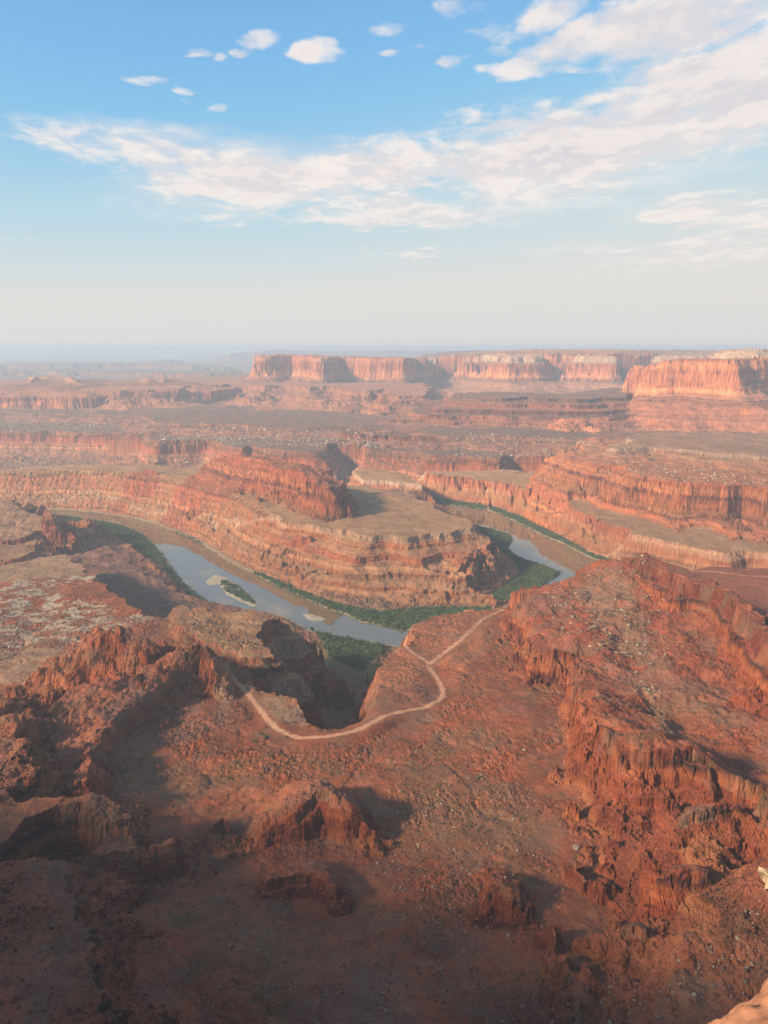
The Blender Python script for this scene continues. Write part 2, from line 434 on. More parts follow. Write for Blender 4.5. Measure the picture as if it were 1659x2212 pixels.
feat('far_river_wall', [(900, 1046, 88), (950, 1053, 88), (1010, 1055, 88), (1080, 1058, 88), (1132, 1063, 88), (1150, 1050, 90), (1180, 1030, 95), (1100, 1015, 100), (829, 1015, 100), (760, 1015, 100), (785, 1035, 92), (829, 1038, 90)], prof=((0, 0), (3, 20), (8, 24), (14, 58), (40, 76), (70, 88)), big=(10, 200), colm=(6, 90), brk=(3, 50), top=(1.5, 200), tcol='tan', cliff=20, rim=((0.48, 0.34, 0.24), -5, 6))
# --- the gooseneck peninsula ------------------------------------------------------
feat('peninsula', [(-260, 1050, 115), (0, 1045, 118), (40, 1036, 122), (90, 1025, 128), (160, 1021, 132), (230, 1024, 134), (300, 1035, 136), (375, 1048, 136), (450, 1068, 132), (520, 1090, 126), (587, 1115, 119), (620, 1127, 118), (660, 1131, 118), (700, 1138, 118), (750, 1144, 118), (780, 1156, 118), (800, 1163, 118), (829, 1158, 118), (875, 1161, 118), (930, 1148, 118), (975, 1151, 118), (1000, 1146, 118), (1027, 1139, 118), (1012, 1128, 118), (980, 1113, 118), (945, 1097, 118), (912, 1081, 118), (893, 1070, 118), (870, 1060, 118), (800, 1051, 118), (720, 1046, 118), (600, 1031, 120), (450, 1012, 128), (300, 1003, 132), (100, 1005, 128), (0, 1015, 118), (-260, 1020, 112)],
     prof=((0, 0), (2, 12), (9, 16), (14, 28), (42, 40), (46, 52), (88, 68), (93, 80), (140, 90), (150, 98), (240, 118), (300, 124)), big=(9, 180), colm=(5, 60), brk=(3, 40), top=(1.5, 220), tcol='tan', cliff=16, rim=((0.50, 0.34, 0.23), -3, 9))
feat('peninsula_dome', [(835, 1060, 123), (850, 1057, 125), (880, 1060, 123), (884, 1068, 121), (850, 1070, 121)], prof=((0, 0), (40, 8)), tcol='greydust', top=(1, 80))
feat('peninsula_butte', grow=11.0, pts=[(379, 1030, 182), (391, 1004, 212), (400, 993, 226), (440, 989, 230), (490, 992, 230), (530, 990, 232), (560, 995, 231), (600, 1008, 226), (640, 1015, 224), (665, 1029, 220), (690, 1035, 217), (706, 1050, 207), (713, 1056, 203), (730, 1078, 174), (726, 1062, 190, 90), (700, 1030, 215, 130), (640, 1013, 224, 120), (560, 993, 230, 110), (440, 988, 228, 100), (390, 1000, 212, 90)],
     prof=((0, 0), (3, 24), (7, 28), (12, 62), (18, 66), (24, 88), (46, 104), (90, 120)), big=(12, 200), colm=(11, 110), brk=(6, 60), top=(4, 120), tcol='dust', cliff=26, rock=(1.08, 0.92, 0.88))
feat('peninsula_knob', grow=9.0, pts=[(278, 1010, 2815), (284, 1002, 2805), (294, 997, 2800), (304, 1001, 2795), (312, 999, 2790), (320, 1004, 2785), (328, 1016, 2780), (326, 1014, 2850), (300, 1000, 2860), (282, 1006, 2855)], prof=((0, 0), (3, 18), (7, 34), (24, 46), (50, 54)), big=(1.5, 80), colm=(4, 40), brk=(3, 30), tcol='dust', cliff=14, rock=(1.0, 0.84, 0.80))
# --- left near side of the river -----------------------------------------------------
feat('left_slope', [(-400, 1110, 46), (60, 1125, 40), (130, 1140, 36), (190, 1165, 34), (250, 1195, 32), (300, 1225, 30), (350, 1265, 28), (400, 1290, 26), (420, 1310, 26), (300, 1330, 60), (-400, 1330, 60)], prof=((0, 0), (60, 12), (130, 30), (160, 40)), big=(16, 200), colm=(6, 80), top=(4, 160), tcol='maroon', cliff=3)
feat('layered_bluff', [(-400, 1062, 150), (-100, 1066, 150), (0, 1070, 150), (40, 1080, 145), (56, 1096, 135), (92, 1108, 118), (118, 1122, 100), (122, 1150, 70), (60, 1165, 80), (0, 1160, 95), (-400, 1150, 100)],
     prof=((0, 0), (3, 14), (16, 18), (20, 34), (36, 40), (40, 58), (60, 66), (64, 84), (90, 100), (140, 130)), big=(9, 150), colm=(6, 60), brk=(4, 40), top=(3, 120), tcol='greydust', cliff=66, rock=(0.85, 0.8, 0.85), fit='plane')
feat('rock_pinnacle', [(94, 1104, 132), (103, 1101, 140), (112, 1108, 136), (116, 1122, 122), (102, 1122, 122)], prof=((0, 0), (3, 16), (7, 30), (20, 50)), big=(2, 60), colm=(3, 40), tcol='dust', rock=(0.7, 0.62, 0.65), cliff=10)
feat('layered_bluff', [(-400, 1180, 110), (0, 1176, 96), (60, 1178, 92), (72, 1190, 84), (40, 1205, 80), (0, 1210, 80), (-400, 1210, 80)], prof=((0, 0), (3, 12), (12, 16), (16, 30), (60, 50)), big=(6, 120), colm=(4, 50), brk=(3, 30), tcol='greydust', cliff=18, rock=(0.85, 0.8, 0.82))

# --- near bench with the road ---------------------------------------------------------
feat('near_bench', [(-900, 1230), (-300, 1222), (0, 1216), (60, 1201), (145, 1191), (175, 1208), (215, 1240), (245, 1260), (275, 1290), (310, 1310), (400, 1350), (470, 1425), (500, 1462), (535, 1476), (600, 1488), (640, 1500), (665, 1513), (685, 1528), (690, 1550), (705, 1557), (722, 1556), (745, 1545), (765, 1531), (788, 1503), (792, 1470), (797, 1440), (812, 1422), (830, 1406), (850, 1388), (870, 1371), (890, 1350), (910, 1332), (940, 1323), (1000, 1315), (1090, 1308), (1140, 1290), (1250, 1255), (1350, 1240), (1450, 1236), (1540, 1222), (1660, 1226), (2000, 1235), (2600, 1250), ('w', 3000, 230, 212), ('w', 300, 100, 212), ('w', -3000, 230, 212)], z='bench',
     prof=((0, 0), (2, 20), (5, 24), (9, 56), (18, 62), (24, 92), (50, 110), (60, 128), (110, 160)), big=(7, 130), colm=(5, 60), brk=(3, 40), top=(3.2, 420), tcol='near', cliff=26, fit='bench')
feat('valley_floor', [(690, 1390, 6), (830, 1395, 6), (815, 1430, 14), (800, 1470, 26), (795, 1500, 36), (765, 1545, 50), (715, 1570, 58), (680, 1540, 50), (695, 1500, 36), (700, 1450, 22), (680, 1420, 14)], prof=((0, 0), (40, 12), (60, 30)), top=(1.5, 80), tcol='valley', cliff=5)
feat('tan_knob', [(338, 1330, 162), (345, 1314, 166), (362, 1304, 170), (400, 1297, 174), (450, 1303, 174), (500, 1314, 172), (565, 1316, 170), (612, 1318, 168), (650, 1336, 165), (640, 1346, 166), (600, 1352, 168), (585, 1366, 172), (600, 1388, 176), (630, 1408, 176), (640, 1424, 176), (600, 1432, 178), (550, 1432, 180), (500, 1428, 180), (478, 1418, 182), (440, 1398, 182), (380, 1375, 176), (350, 1350, 168)],
     prof=((0, 0), (2, 9), (7, 12), (9, 24), (18, 28), (21, 50), (32, 56), (35, 80), (46, 88), (49, 118), (58, 128), (62, 160), (76, 178)), big=(5, 110), colm=(5, 50), brk=(3.5, 30), top=(2, 160), tcol='tan', cliff=90, rock=(0.92, 0.86, 0.84), rim=((0.33, 0.215, 0.15), -3, 12))
# --- right near butte ---------------------------------------------------------------------
feat('near_butte', [(1128, 1266, 197), (1118, 1300, 196), (1120, 1340, 197), (1128, 1375, 199), (1140, 1410, 202), (1180, 1425, 206), (1220, 1420, 208), (1262, 1412, 208), (1270, 1440, 210), (1240, 1458, 212), (1256, 1500, 218), (1268, 1540, 226), (1285, 1590, 238), (1308, 1628, 246), (1345, 1638, 249), (1400, 1626, 250), (1430, 1618, 250), (1480, 1626, 250), (1530, 1650, 250), (1600, 1690, 250), (1700, 1760, 252), (1900, 1900, 256), (2300, 2000, 256), (2300, 1300, 250), (1600, 1330, 225, 0), (1500, 1275, 225), (1420, 1225, 238), (1367, 1205, 246), (1310, 1214, 238), (1245, 1229, 224), (1190, 1252, 206)],
     prof=((0, 0), (2, 14), (8, 17), (11, 33), (20, 37), (23, 51), (34, 57), (37, 68), (66, 84)), big=(12, 100), colm=(11, 50), brk=(4, 30), anch=[(1380, 1440, 206), (1400, 1480, 205), (1440, 1540, 204), (1500, 1590, 207), (1560, 1640, 212), (1640, 1690, 220), (1500, 1480, 210), (1560, 1560, 210), (1620, 1640, 214), (1440, 1400, 212), (1340, 1400, 208), (1330, 1520, 222), (1350, 1580, 232)],
     top=(4.5, 130), tcol='talus', cliff=70, rock=(1.12, 0.92, 0.84))
feat('near_butte', [(1360, 1206, 254), (1372, 1212, 258), (1386, 1222, 260), (1405, 1228, 261), (1422, 1231, 262), (1445, 1248, 262), (1462, 1262, 262), (1495, 1263, 262), (1548, 1278, 262), (1570, 1298, 262), (1586, 1322, 262), (1605, 1342, 263), (1612, 1367, 263), (1635, 1392, 264), (1659, 1411, 265), (1720, 1452, 266), (1800, 1522, 268), (1850, 1500, 262, 40), (1720, 1408, 260, 45), (1670, 1370, 259, 40), (1630, 1320, 258, 40), (1520, 1255, 258, 40), (1450, 1230, 258, 42), (1400, 1203, 258, 46), (1362, 1198, 254, 20)],
     prof=((0, 0), (2, 18), (5, 21), (8, 44), (13, 48), (16, 60), (40, 72), (80, 92)), big=(3, 70), colm=(5, 44), brk=(2.5, 24), top=(1.5, 60), tcol='talus', cliff=18, rock=(1.14, 0.92, 0.84))
feat('stacked_ledges', [(1368, 1652, 240), (1380, 1640, 243), (1420, 1634, 245), (1470, 1640, 245), (1530, 1662, 245), (1545, 1690, 240), (1530, 1650, 244, 10), (1440, 1622, 244, 10)], prof=((0, 0), (1, 9), (4, 11), (6, 20), (14, 23), (16, 31), (26, 34), (28, 42), (50, 52)), big=(3, 50), colm=(5, 40), top=(1, 40), tcol='talus', cliff=28, rock=(0.95, 0.76, 0.74))
feat('stacked_ledges', [(1440, 1790, 238), (1465, 1768, 242), (1520, 1752, 245), (1580, 1742, 247), (1620, 1735, 248), (1640, 1760, 244), (1600, 1730, 246, 10), (1500, 1748, 243, 10)], prof=((0, 0), (1, 7), (4, 9), (6, 16), (14, 19), (16, 26), (40, 36)), big=(3, 50), colm=(5, 40), top=(1, 40), tcol='talus', cliff=18, rock=(0.9, 0.72, 0.72))
feat('white_ledge', [(1386, 1199, 257), (1402, 1204, 257), (1440, 1217, 256), (1470, 1230, 254), (1535, 1266, 252), (1572, 1291, 252), (1600, 1304, 252), (1645, 1319, 252), (1640, 1328, 251), (1700, 1345, 252), (1760, 1370, 252), (1760, 1350, 252, 10), (1645, 1312, 252, 4), (1600, 1290, 252, 5), (1500, 1237, 254, 6), (1410, 1197, 257, 6)], prof=((0, 0), (1.5, 7), (5, 10), (30, 28), (120, 90)), big=(3, 50), colm=(3, 36), brk=(1, 20), top=(0.8, 40), tcol='greydust', cliff=2.2, rim=((0.40, 0.31, 0.22), -2.6, 1.6))
# --- left near butte, tilted slab, gully wall -------------------------------------------------
feat('tilted_butte', [(82, 1484, 184), (110, 1440, 204), (121, 1424, 214), (140, 1402, 222), (165, 1384, 230), (190, 1364, 240), (220, 1354, 245), (250, 1353, 246), (280, 1352, 245), (320, 1364, 240), (345, 1388, 228), (365, 1403, 222), (330, 1425, 218), (260, 1440, 214), (200, 1455, 208), (130, 1480, 196)],
     prof=((0, 0), (3, 9), (8, 11), (12, 22), (22, 26), (40, 40), (70, 58)), big=(4, 60), colm=(2.6, 44), brk=(3, 26), top=(2.2, 60), tcol='dust', cliff=24, rock=(1.12, 0.93, 0.85))
feat('tilted_butte', [(345, 1402, 220), (395, 1396, 222), (420, 1387, 226), (450, 1394, 223), (466, 1418, 214), (468, 1434, 208), (430, 1442, 204), (395, 1458, 202), (352, 1483, 203), (345, 1497, 204), (300, 1512, 207), (260, 1547, 211), (236, 1582, 215), (206, 1627, 219), (196, 1666, 222), (197, 1708, 226), (150, 1716, 221), (126, 1681, 211), (105, 1611, 204), (98, 1560, 199), (104, 1515, 195), (180, 1478, 198), (260, 1452, 204), (320, 1430, 210)],
     prof=((0, 0), (2, 8), (5, 10), (8, 20), (14, 24), (30, 33), (50, 40)), big=(2.5, 60), colm=(1.6, 40), brk=(2, 24), top=(1.0, 60), tcol='slab', cliff=14, rock=(0.95, 0.80, 0.80))
feat('gully_wall', [(-700, 1440, 250), (-200, 1470, 240), (-20, 1490, 222), (10, 1498, 220), (24, 1530, 224), (40, 1570, 230), (58, 1610, 236), (66, 1650, 240), (80, 1690, 246), (0, 1720, 255), (-700, 1720, 300)],
     prof=((0, 0), (3, 6), (20, 20), (24, 27), (50, 46)), big=(6, 70), colm=(5, 40), brk=(4, 24), top=(3, 80), tcol='dust', cliff=40, rock=(0.85, 0.72, 0.75))
# --- dark cliffs of the lower left --------------------------------------------------------------
feat('dark_cliff', [(-700, 1640, 275), (-200, 1672, 258), (0, 1688, 254), (30, 1705, 253), (85, 1714, 253), (140, 1721, 252), (180, 1709, 251), (218, 1699, 250), (236, 1714, 249), (268, 1726, 247), (282, 1751, 244), (290, 1776, 241), (240, 1772, 244), (200, 1764, 246), (150, 1752, 249), (112, 1744, 250), (70, 1768, 250), (50, 1790, 250), (0, 1835, 248), (-200, 1930, 248), (-700, 1960, 275)],
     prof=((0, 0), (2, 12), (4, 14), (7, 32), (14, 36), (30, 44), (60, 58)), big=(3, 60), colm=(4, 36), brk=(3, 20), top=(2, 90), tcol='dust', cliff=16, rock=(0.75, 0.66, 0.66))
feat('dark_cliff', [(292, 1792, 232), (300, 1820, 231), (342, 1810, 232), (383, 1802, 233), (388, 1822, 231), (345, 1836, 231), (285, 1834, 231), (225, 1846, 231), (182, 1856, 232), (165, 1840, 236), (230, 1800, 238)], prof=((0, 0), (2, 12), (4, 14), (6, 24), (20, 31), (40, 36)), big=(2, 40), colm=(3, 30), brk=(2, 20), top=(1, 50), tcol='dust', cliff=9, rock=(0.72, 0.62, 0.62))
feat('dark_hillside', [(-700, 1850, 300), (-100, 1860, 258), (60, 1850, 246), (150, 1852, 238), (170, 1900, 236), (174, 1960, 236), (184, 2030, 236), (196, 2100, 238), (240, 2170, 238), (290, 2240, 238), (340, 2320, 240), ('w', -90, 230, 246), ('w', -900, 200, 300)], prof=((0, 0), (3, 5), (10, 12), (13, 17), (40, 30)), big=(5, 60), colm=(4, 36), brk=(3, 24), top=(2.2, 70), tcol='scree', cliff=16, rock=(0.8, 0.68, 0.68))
# --- fins and outcrops -----------------------------------------------------------------------------
feat('rock_fin', [(568, 1828, 203), (585, 1806, 208), (600, 1787, 212), (645, 1762, 218), (668, 1738, 223), (690, 1712, 228), (711, 1705, 230), (726, 1716, 228), (740, 1722, 227), (752, 1737, 225), (786, 1757, 219), (806, 1778, 211), (822, 1802, 203), (790, 1768, 208, 12), (730, 1735, 214, 30), (660, 1745, 205, 50), (590, 1770, 200, 40), (530, 1800, 196, 20)],
     prof=((0, 0), (1.5, 8), (4, 10), (6, 20), (12, 24), (22, 32), (50, 45)), big=(2.5, 50), colm=(3, 30), brk=(2.4, 18), top=(1.2, 40), tcol='talus', cliff=13, rock=(0.9, 0.74, 0.72))
feat('rock_tower', [(450, 1780, 203), (466, 1762, 209), (480, 1746, 215), (490, 1756, 212), (497, 1788, 203), (480, 1775, 206, 10)], prof=((0, 0), (1.5, 8), (4, 14), (14, 22)), big=(1.2, 40), colm=(1.6, 24), brk=(1.2, 14), tcol='dust', cliff=7, rock=(0.8, 0.66, 0.66))
feat('cave_ledge', [(560, 1924, 213), (575, 1913, 214), (592, 1904, 215), (622, 1898, 216), (650, 1895, 216), (700, 1900, 216), (722, 1915, 215), (726, 1936, 212), (735, 1925, 210, 8), (700, 1890, 208, 12), (620, 1870, 206, 12), (570, 1885, 206, 8)], prof=((0, 0), (1.2, 8), (3, 9), (4.5, 17), (14, 21), (30, 26)), big=(2.2, 40), colm=(2.4, 26), brk=(1.6, 16), top=(0.8, 40), tcol='talus', cliff=6, rock=(0.75, 0.62, 0.62))
feat('crumbling_outcrop', [(1036, 1955, 214), (1042, 1940, 219), (1055, 1928, 223), (1072, 1915, 226), (1086, 1910, 227), (1104, 1921, 225), (1120, 1928, 222), (1130, 1948, 215), (1120, 1915, 214, 14), (1060, 1900, 213, 16)], prof=((0, 0), (1.2, 7), (3, 9), (5, 18), (12, 24), (25, 30)), big=(2, 40), colm=(2.4, 24), brk=(2, 14), tcol='talus', cliff=9, rock=(0.85, 0.68, 0.66))
feat('narrow_fin', [(1173, 1994, 218), (1176, 1978, 222), (1186, 1972, 224), (1198, 1974, 223), (1208, 1988, 220), (1216, 2022, 214), (1213, 2050, 210), (1196, 2050, 211), (1182, 2020, 214)], prof=((0, 0), (1.2, 9), (2.6, 10), (4, 18), (14, 26)), big=(1.4, 36), colm=(1.8, 24), brk=(1.4, 14), tcol='dust', cliff=6, rock=(0.7, 0.56, 0.58))
feat('red_stack', [(1326, 2024, 219), (1346, 2010, 223), (1372, 2004, 225), (1386, 2012, 224), (1400, 2024, 221), (1412, 2032, 219), (1400, 2020, 216, 12), (1345, 2010, 218, 14)], prof=((0, 0), (1.4, 8), (4, 10), (6, 20), (14, 26), (22, 30)), big=(1.6, 36), colm=(2.6, 26), brk=(2, 14), tcol='dust', cliff=12, rock=(1.1, 0.8, 0.72))
feat('blocky_outcrop', [(1386, 1948, 226), (1394, 1925, 231), (1404, 1910, 235), (1424, 1904, 238), (1450, 1894, 241), (1482, 1884, 243), (1515, 1886, 243), (1545, 1895, 240), (1550, 1935, 233), (1530, 1960, 228), (1540, 1900, 233, 16), (1450, 1890, 234, 18)], prof=((0, 0), (1.6, 8), (5, 10), (7, 20), (14, 24), (17, 31), (30, 38)), big=(2.2, 40), colm=(3.4, 34), brk=(2.4, 18), tcol='talus', cliff=18, rock=(1.1, 0.82, 0.74))
feat('red_cone', [(1243, 2108, 219), (1250, 2108, 219), (1262, 2150, 219), (1255, 2230, 222), (1235, 2230, 222), (1240, 2150, 219)], prof=((0, 0), (1.5, 4), (3.5, 6), (10, 12), (30, 28)), big=(1.6, 40), colm=(1.8, 24), brk=(1.2, 14), tcol='dust', cliff=4, rock=(1.05, 0.8, 0.74))
feat('right_hillside', [(1420, 2180, 225), (1480, 2110, 228), (1540, 2060, 231), (1600, 2000, 236), (1640, 1900, 246), (1700, 1860, 252), (2300, 1900, 270), ('w', 900, 250, 300), ('w', 120, 230, 236)], prof=((0, 0), (20, 8), (50, 20)), big=(6, 60), colm=(2, 30), top=(2, 60), tcol='scree', cliff=4)

# rivers, bars, roads, planting ------------------------------------------------------------------
RIVER_W = trace([(-300, 1098), (112, 1101), (145, 1102), (210, 1107), (260, 1115), (295, 1121), (340, 1132), (370, 1145), (400, 1155), (435, 1173), (470, 1195), (500, 1215), (530, 1230), (555, 1242), (600, 1265), (650, 1287), (710, 1315), (750, 1327), (780, 1342), (829, 1352), (870, 1361), (960, 1360), (1060, 1335), (1130, 1295), (1175, 1262), (1214, 1236), (1180, 1222), (1140, 1210), (1110, 1197), (1098, 1182), (1107, 1168), (1104, 1156), (1070, 1143), (1030, 1135), (990, 1120), (950, 1100), (922, 1085), (905, 1077), (880, 1068), (850, 1062), (760, 1058), (760, 1047), (850, 1052), (905, 1072), (960, 1090), (1010, 1095), (1050, 1102), (1070, 1107), (1110, 1124), (1150, 1144), (1180, 1160), (1215, 1173), (1250, 1192), (1280, 1207), (1314, 1215), (1300, 1235), (1255, 1262), (1220, 1300), (1140, 1350), (1040, 1385), (940, 1400), (870, 1398), (829, 1393), (790, 1385), (740, 1377), (705, 1369), (668, 1362), (640, 1345), (600, 1328), (550, 1320), (500, 1313), (450, 1298), (430, 1287), (400, 1262), (380, 1239), (368, 1222), (350, 1195), (325, 1167), (300, 1147), (260, 1132), (220, 1124), (170, 1117), (120, 1112), (-300, 1108)], 0.0)[:, :2]
ISLAND = trace([(471, 1250), (490, 1252), (520, 1267), (545, 1291), (555, 1304), (549, 1311), (520, 1299), (490, 1284), (476, 1262)], 0.0)[:, :2]
BAR_A = trace([(445, 1256), (465, 1241), (490, 1248), (476, 1262), (450, 1264)], 0.0)[:, :2]
BAR_B = trace([(655, 1325), (678, 1328), (706, 1337), (680, 1342), (664, 1337)], 0.0)[:, :2]
ROAD_A = trace([(486, 1441), (493, 1451), (516, 1479), (543, 1509), (569, 1539), (595, 1569), (620, 1586), (645, 1594), (690, 1596), (740, 1591), (780, 1579), (812, 1561), (830, 1549), (870, 1536), (915, 1528), (943, 1512), (957, 1497), (956, 1480), (945, 1462), (930, 1445), (925, 1433), (950, 1414), (995, 1386), (1045, 1338), (1088, 1314)], 'bench')[:, :2]
ROAD_B = trace([(924, 1428), (895, 1412), (873, 1396), (865, 1380), (884, 1357), (920, 1334), (980, 1320), (1085, 1313)], 'bench')[:, :2]
ROAD_C = trace([(1480, 1250), (1545, 1258), (1600, 1270), (1659, 1275), (1760, 1290)], 100.0)[:, :2]


VEG = [  # (traced outline at river level, spacing, radius)
    ([(118, 1112), (170, 1119), (220, 1126), (262, 1135), (300, 1150), (325, 1170), (350, 1197), (368, 1224), (382, 1241), (402, 1264), (432, 1289), (448, 1299), (425, 1298), (395, 1275), (368, 1242), (350, 1224), (325, 1208), (298, 1186), (276, 1175), (245, 1160), (210, 1147), (170, 1137), (118, 1130)], 3.6, 2.3),
    ([(372, 1144), (402, 1154), (437, 1172), (440, 1180), (400, 1165)], 3.4, 2.0),
    ([(545, 1236), (600, 1264), (650, 1286), (710, 1313), (750, 1325), (780, 1341), (829, 1351), (870, 1360), (960, 1359), (1060, 1332), (1060, 1312), (905, 1313), (829, 1321), (770, 1313), (720, 1300), (690, 1290), (650, 1276), (600, 1253), (560, 1237)], 3.3, 2.5),
    ([(680, 1366), (705, 1371), (740, 1379), (790, 1387), (829, 1396), (826, 1420), (795, 1440), (786, 1470), (760, 1462), (735, 1446), (712, 1428), (700, 1400)], 3.2, 2.7),
    ([(1030, 1137), (1068, 1145), (1102, 1157), (1105, 1168), (1096, 1182), (1108, 1198), (1138, 1211), (1178, 1223), (1212, 1237), (1175, 1262), (1130, 1290), (1075, 1300), (1050, 1292), (1100, 1262), (1125, 1240), (1115, 1222), (1088, 1200), (1060, 1180), (1045, 1158)], 3.4, 2.6),
    ([(1056, 1100), (1110, 1122), (1150, 1142), (1182, 1158), (1215, 1170), (1250, 1189), (1282, 1205), (1314, 1213), (1310, 1206), (1270, 1192), (1238, 1172), (1215, 1160), (1180, 1144), (1130, 1118), (1060, 1092)], 3.4, 2.2),
    ([(915, 1073), (960, 1089), (1010, 1094), (1052, 1101), (1052, 1092), (1010, 1086), (960, 1080), (920, 1070)], 4.0, 2.4),
    ([(955, 1098), (990, 1110), (1010, 1112), (1000, 1103), (970, 1096)], 4.0, 2.0),
    ([(478, 1252), (492, 1254), (520, 1269), (543, 1291), (551, 1303), (543, 1303), (515, 1290), (488, 1276), (478, 1264)], 3.2, 2.0),
]

def seg_dist(x, y, P, closed):
    """distance to a polyline"""
    d2 = np.full(x.shape, 1e18)
    n = len(P)
    for i in range(n if closed else n - 1):
        ax, ay = P[i]
        bx, by = P[(i + 1) % n]
        ex, ey = bx - ax, by - ay
        L = ex * ex + ey * ey + 1e-9
        t = np.clip(((x - ax) * ex + (y - ay) * ey) / L, 0, 1)
        ddx, ddy = x - ax - t * ex, y - ay - t * ey
        np.minimum(d2, ddx * ddx + ddy * ddy, out=d2)
    return np.sqrt(d2)


def inside(x, y, P):
    r = np.zeros(x.shape, bool)
    n = len(P)
    for i in range(n):
        ax, ay = P[i]
        bx, by = P[(i + 1) % n]
        if ay == by:
            continue
        c = ((ay > y) != (by > y)) & (x < (bx - ax) * (y - ay) / (by - ay) + ax)
        r ^= c
    return r


def sdf(x, y, P):
    d = seg_dist(x, y, P, True)
    return np.where(inside(x, y, P), -d, d)


# ----------------------------------------------------------------------------
# coarse grid of distances, then height function
# ----------------------------------------------------------------------------
CMAX, Y0, Y1 = 0.76, 232.0, 62000.0
NC, NR = 620, 1050
LY0, LY1 = math.log(Y0), math.log(Y1)


def coarse_axes():
    c = np.linspace(-CMAX, CMAX, NC)
    ly = np.linspace(LY0, LY1, NR)
    return c, ly


cg, lg = coarse_axes()
CG, LG = np.meshgrid(cg, lg, indexing='ij')
YG = np.exp(LG)
XG = CG * YG


def coarse_sdf(P, reach, closed=True, pad=60.0):
    """signed distance on the coarse grid, limited to a window; returns (array, window)"""
    x0, x1 = P[:, 0].min() - reach - pad, P[:, 0].max() + reach + pad
    y0, y1 = P[:, 1].min() - reach - pad, P[:, 1].max() + reach + pad
    m = (XG >= x0) & (XG <= x1) & (YG >= y0) & (YG <= y1)
    if not m.any():
        return None
    ii = np.where(m.any(1))[0]
    jj = np.where(m.any(0))[0]
    i0, i1 = max(ii[0] - 1, 0), min(ii[-1] + 2, NC)
    j0, j1 = max(jj[0] - 1, 0), min(jj[-1] + 2, NR)
    xs, ys = XG[i0:i1, j0:j1], YG[i0:i1, j0:j1]
    d = sdf(xs, ys, P[:, :2]) if closed else seg_dist(xs, ys, P[:, :2], False)
    return d.astype(np.float32), (i0, i1, j0, j1)


def coarse_idw(P, win, p=2.0):
    i0, i1, j0, j1 = win
    xs, ys = XG[i0:i1, j0:j1], YG[i0:i1, j0:j1]
    num = np.zeros(xs.shape)
    den = np.zeros(xs.shape)
    for a in P:
        ww = 1.0 / (((xs - a[0]) ** 2 + (ys - a[1]) ** 2) ** (p / 2 + 0.25) + 1e-3)
        num += ww * a[2]
        den += ww
    return (num / den).astype(np.float32)


def win_sample(A, win, c, ly):
    """bilinear lookup of a windowed coarse array at (c, ln y); also a validity mask"""
    i0, i1, j0, j1 = win
    fi = (c + CMAX) / (2 * CMAX) * (NC - 1) - i0
    fj = (ly - LY0) / (LY1 - LY0) * (NR - 1) - j0
    ni, nj = i1 - i0, j1 - j0
    fi = np.clip(fi, 0, ni - 1.001)
    fj = np.clip(fj, 0, nj - 1.001)
    ii, jj = fi.astype(np.int32), fj.astype(np.int32)
    a, b = (fi - ii).astype(np.float32), (fj - jj).astype(np.float32)
    return (A[ii, jj] * (1 - a) + A[ii + 1, jj] * a) * (1 - b) + (A[ii, jj + 1] * (1 - a) + A[ii + 1, jj + 1] * a) * b


KEYS = []
for f in FEATS:
    if f['key'] not in KEYS:
        KEYS.append(f['key'])
    f['S'] = coarse_sdf(f['P'], f['reach'])
    win = f['S'][1]
    if f['fit'] == 'bench':
        f['Z'] = bench_z(YG[win[0]:win[1], win[2]:win[3]]).astype(np.float32)
    elif f['fit'] == 'plane':
        A = np.c_[f['P'][:, :2], np.ones(len(f['P']))]
        k, *_ = np.linalg.lstsq(A, f['P'][:, 2], rcond=None)
        f['Z'] = np.clip(XG[win[0]:win[1], win[2]:win[3]] * k[0] + YG[win[0]:win[1], win[2]:win[3]] * k[1] + k[2], f['P'][:, 2].min() - 5, f['P'][:, 2].max() + 5).astype(np.float32)
    else:
        f['Z'] = coarse_idw(f['AN'], win)
C_RIV = coarse_sdf(np.c_[RIVER_W, np.zeros(len(RIVER_W))], 500)
C_ISL = [coarse_sdf(np.c_[P, np.zeros(len(P))], 40) for P in (ISLAND, BAR_A, BAR_B)]
C_VEG = [coarse_sdf(np.c_[trace(v_[0], 2.5)[:, :2], np.zeros(len(v_[0]))], 90) for k_, v_ in enumerate(VEG) if k_ not in (3, 8)]
C_ROAD = [coarse_sdf(np.c_[P, np.zeros(len(P))], 60, closed=False) for P in (ROAD_A, ROAD_B, ROAD_C)]


TB_IDS = [k_ for k_, f_ in enumerate(FEATS) if f_['key'] == 'tilted_butte']
RB_IDS = [k_ for k_, f_ in enumerate(FEATS) if f_['key'] in ('right_bench', 'far_river_wall')]


def beds(mean, seed):
    r = np.random.default_rng(seed)
    t = np.cumsum(mean * (0.4 + 1.2 * r.random(400)))
    return np.r_[0, t[t < 900]]


BEDS = [beds(4.2, 21), beds(8.0, 22), beds(22.0, 23)]


def terrace(h, B):
    i = np.clip(np.searchsorted(B, h) - 1, 0, len(B) - 2)
    b0 = B[i]
    th = B[i + 1] - b0
    t = np.clip((h - b0) / th, 0, 1)
    g = 0.22 * t + 0.78 * sstep(t, 0.38, 0.62)
    return b0 + th * g


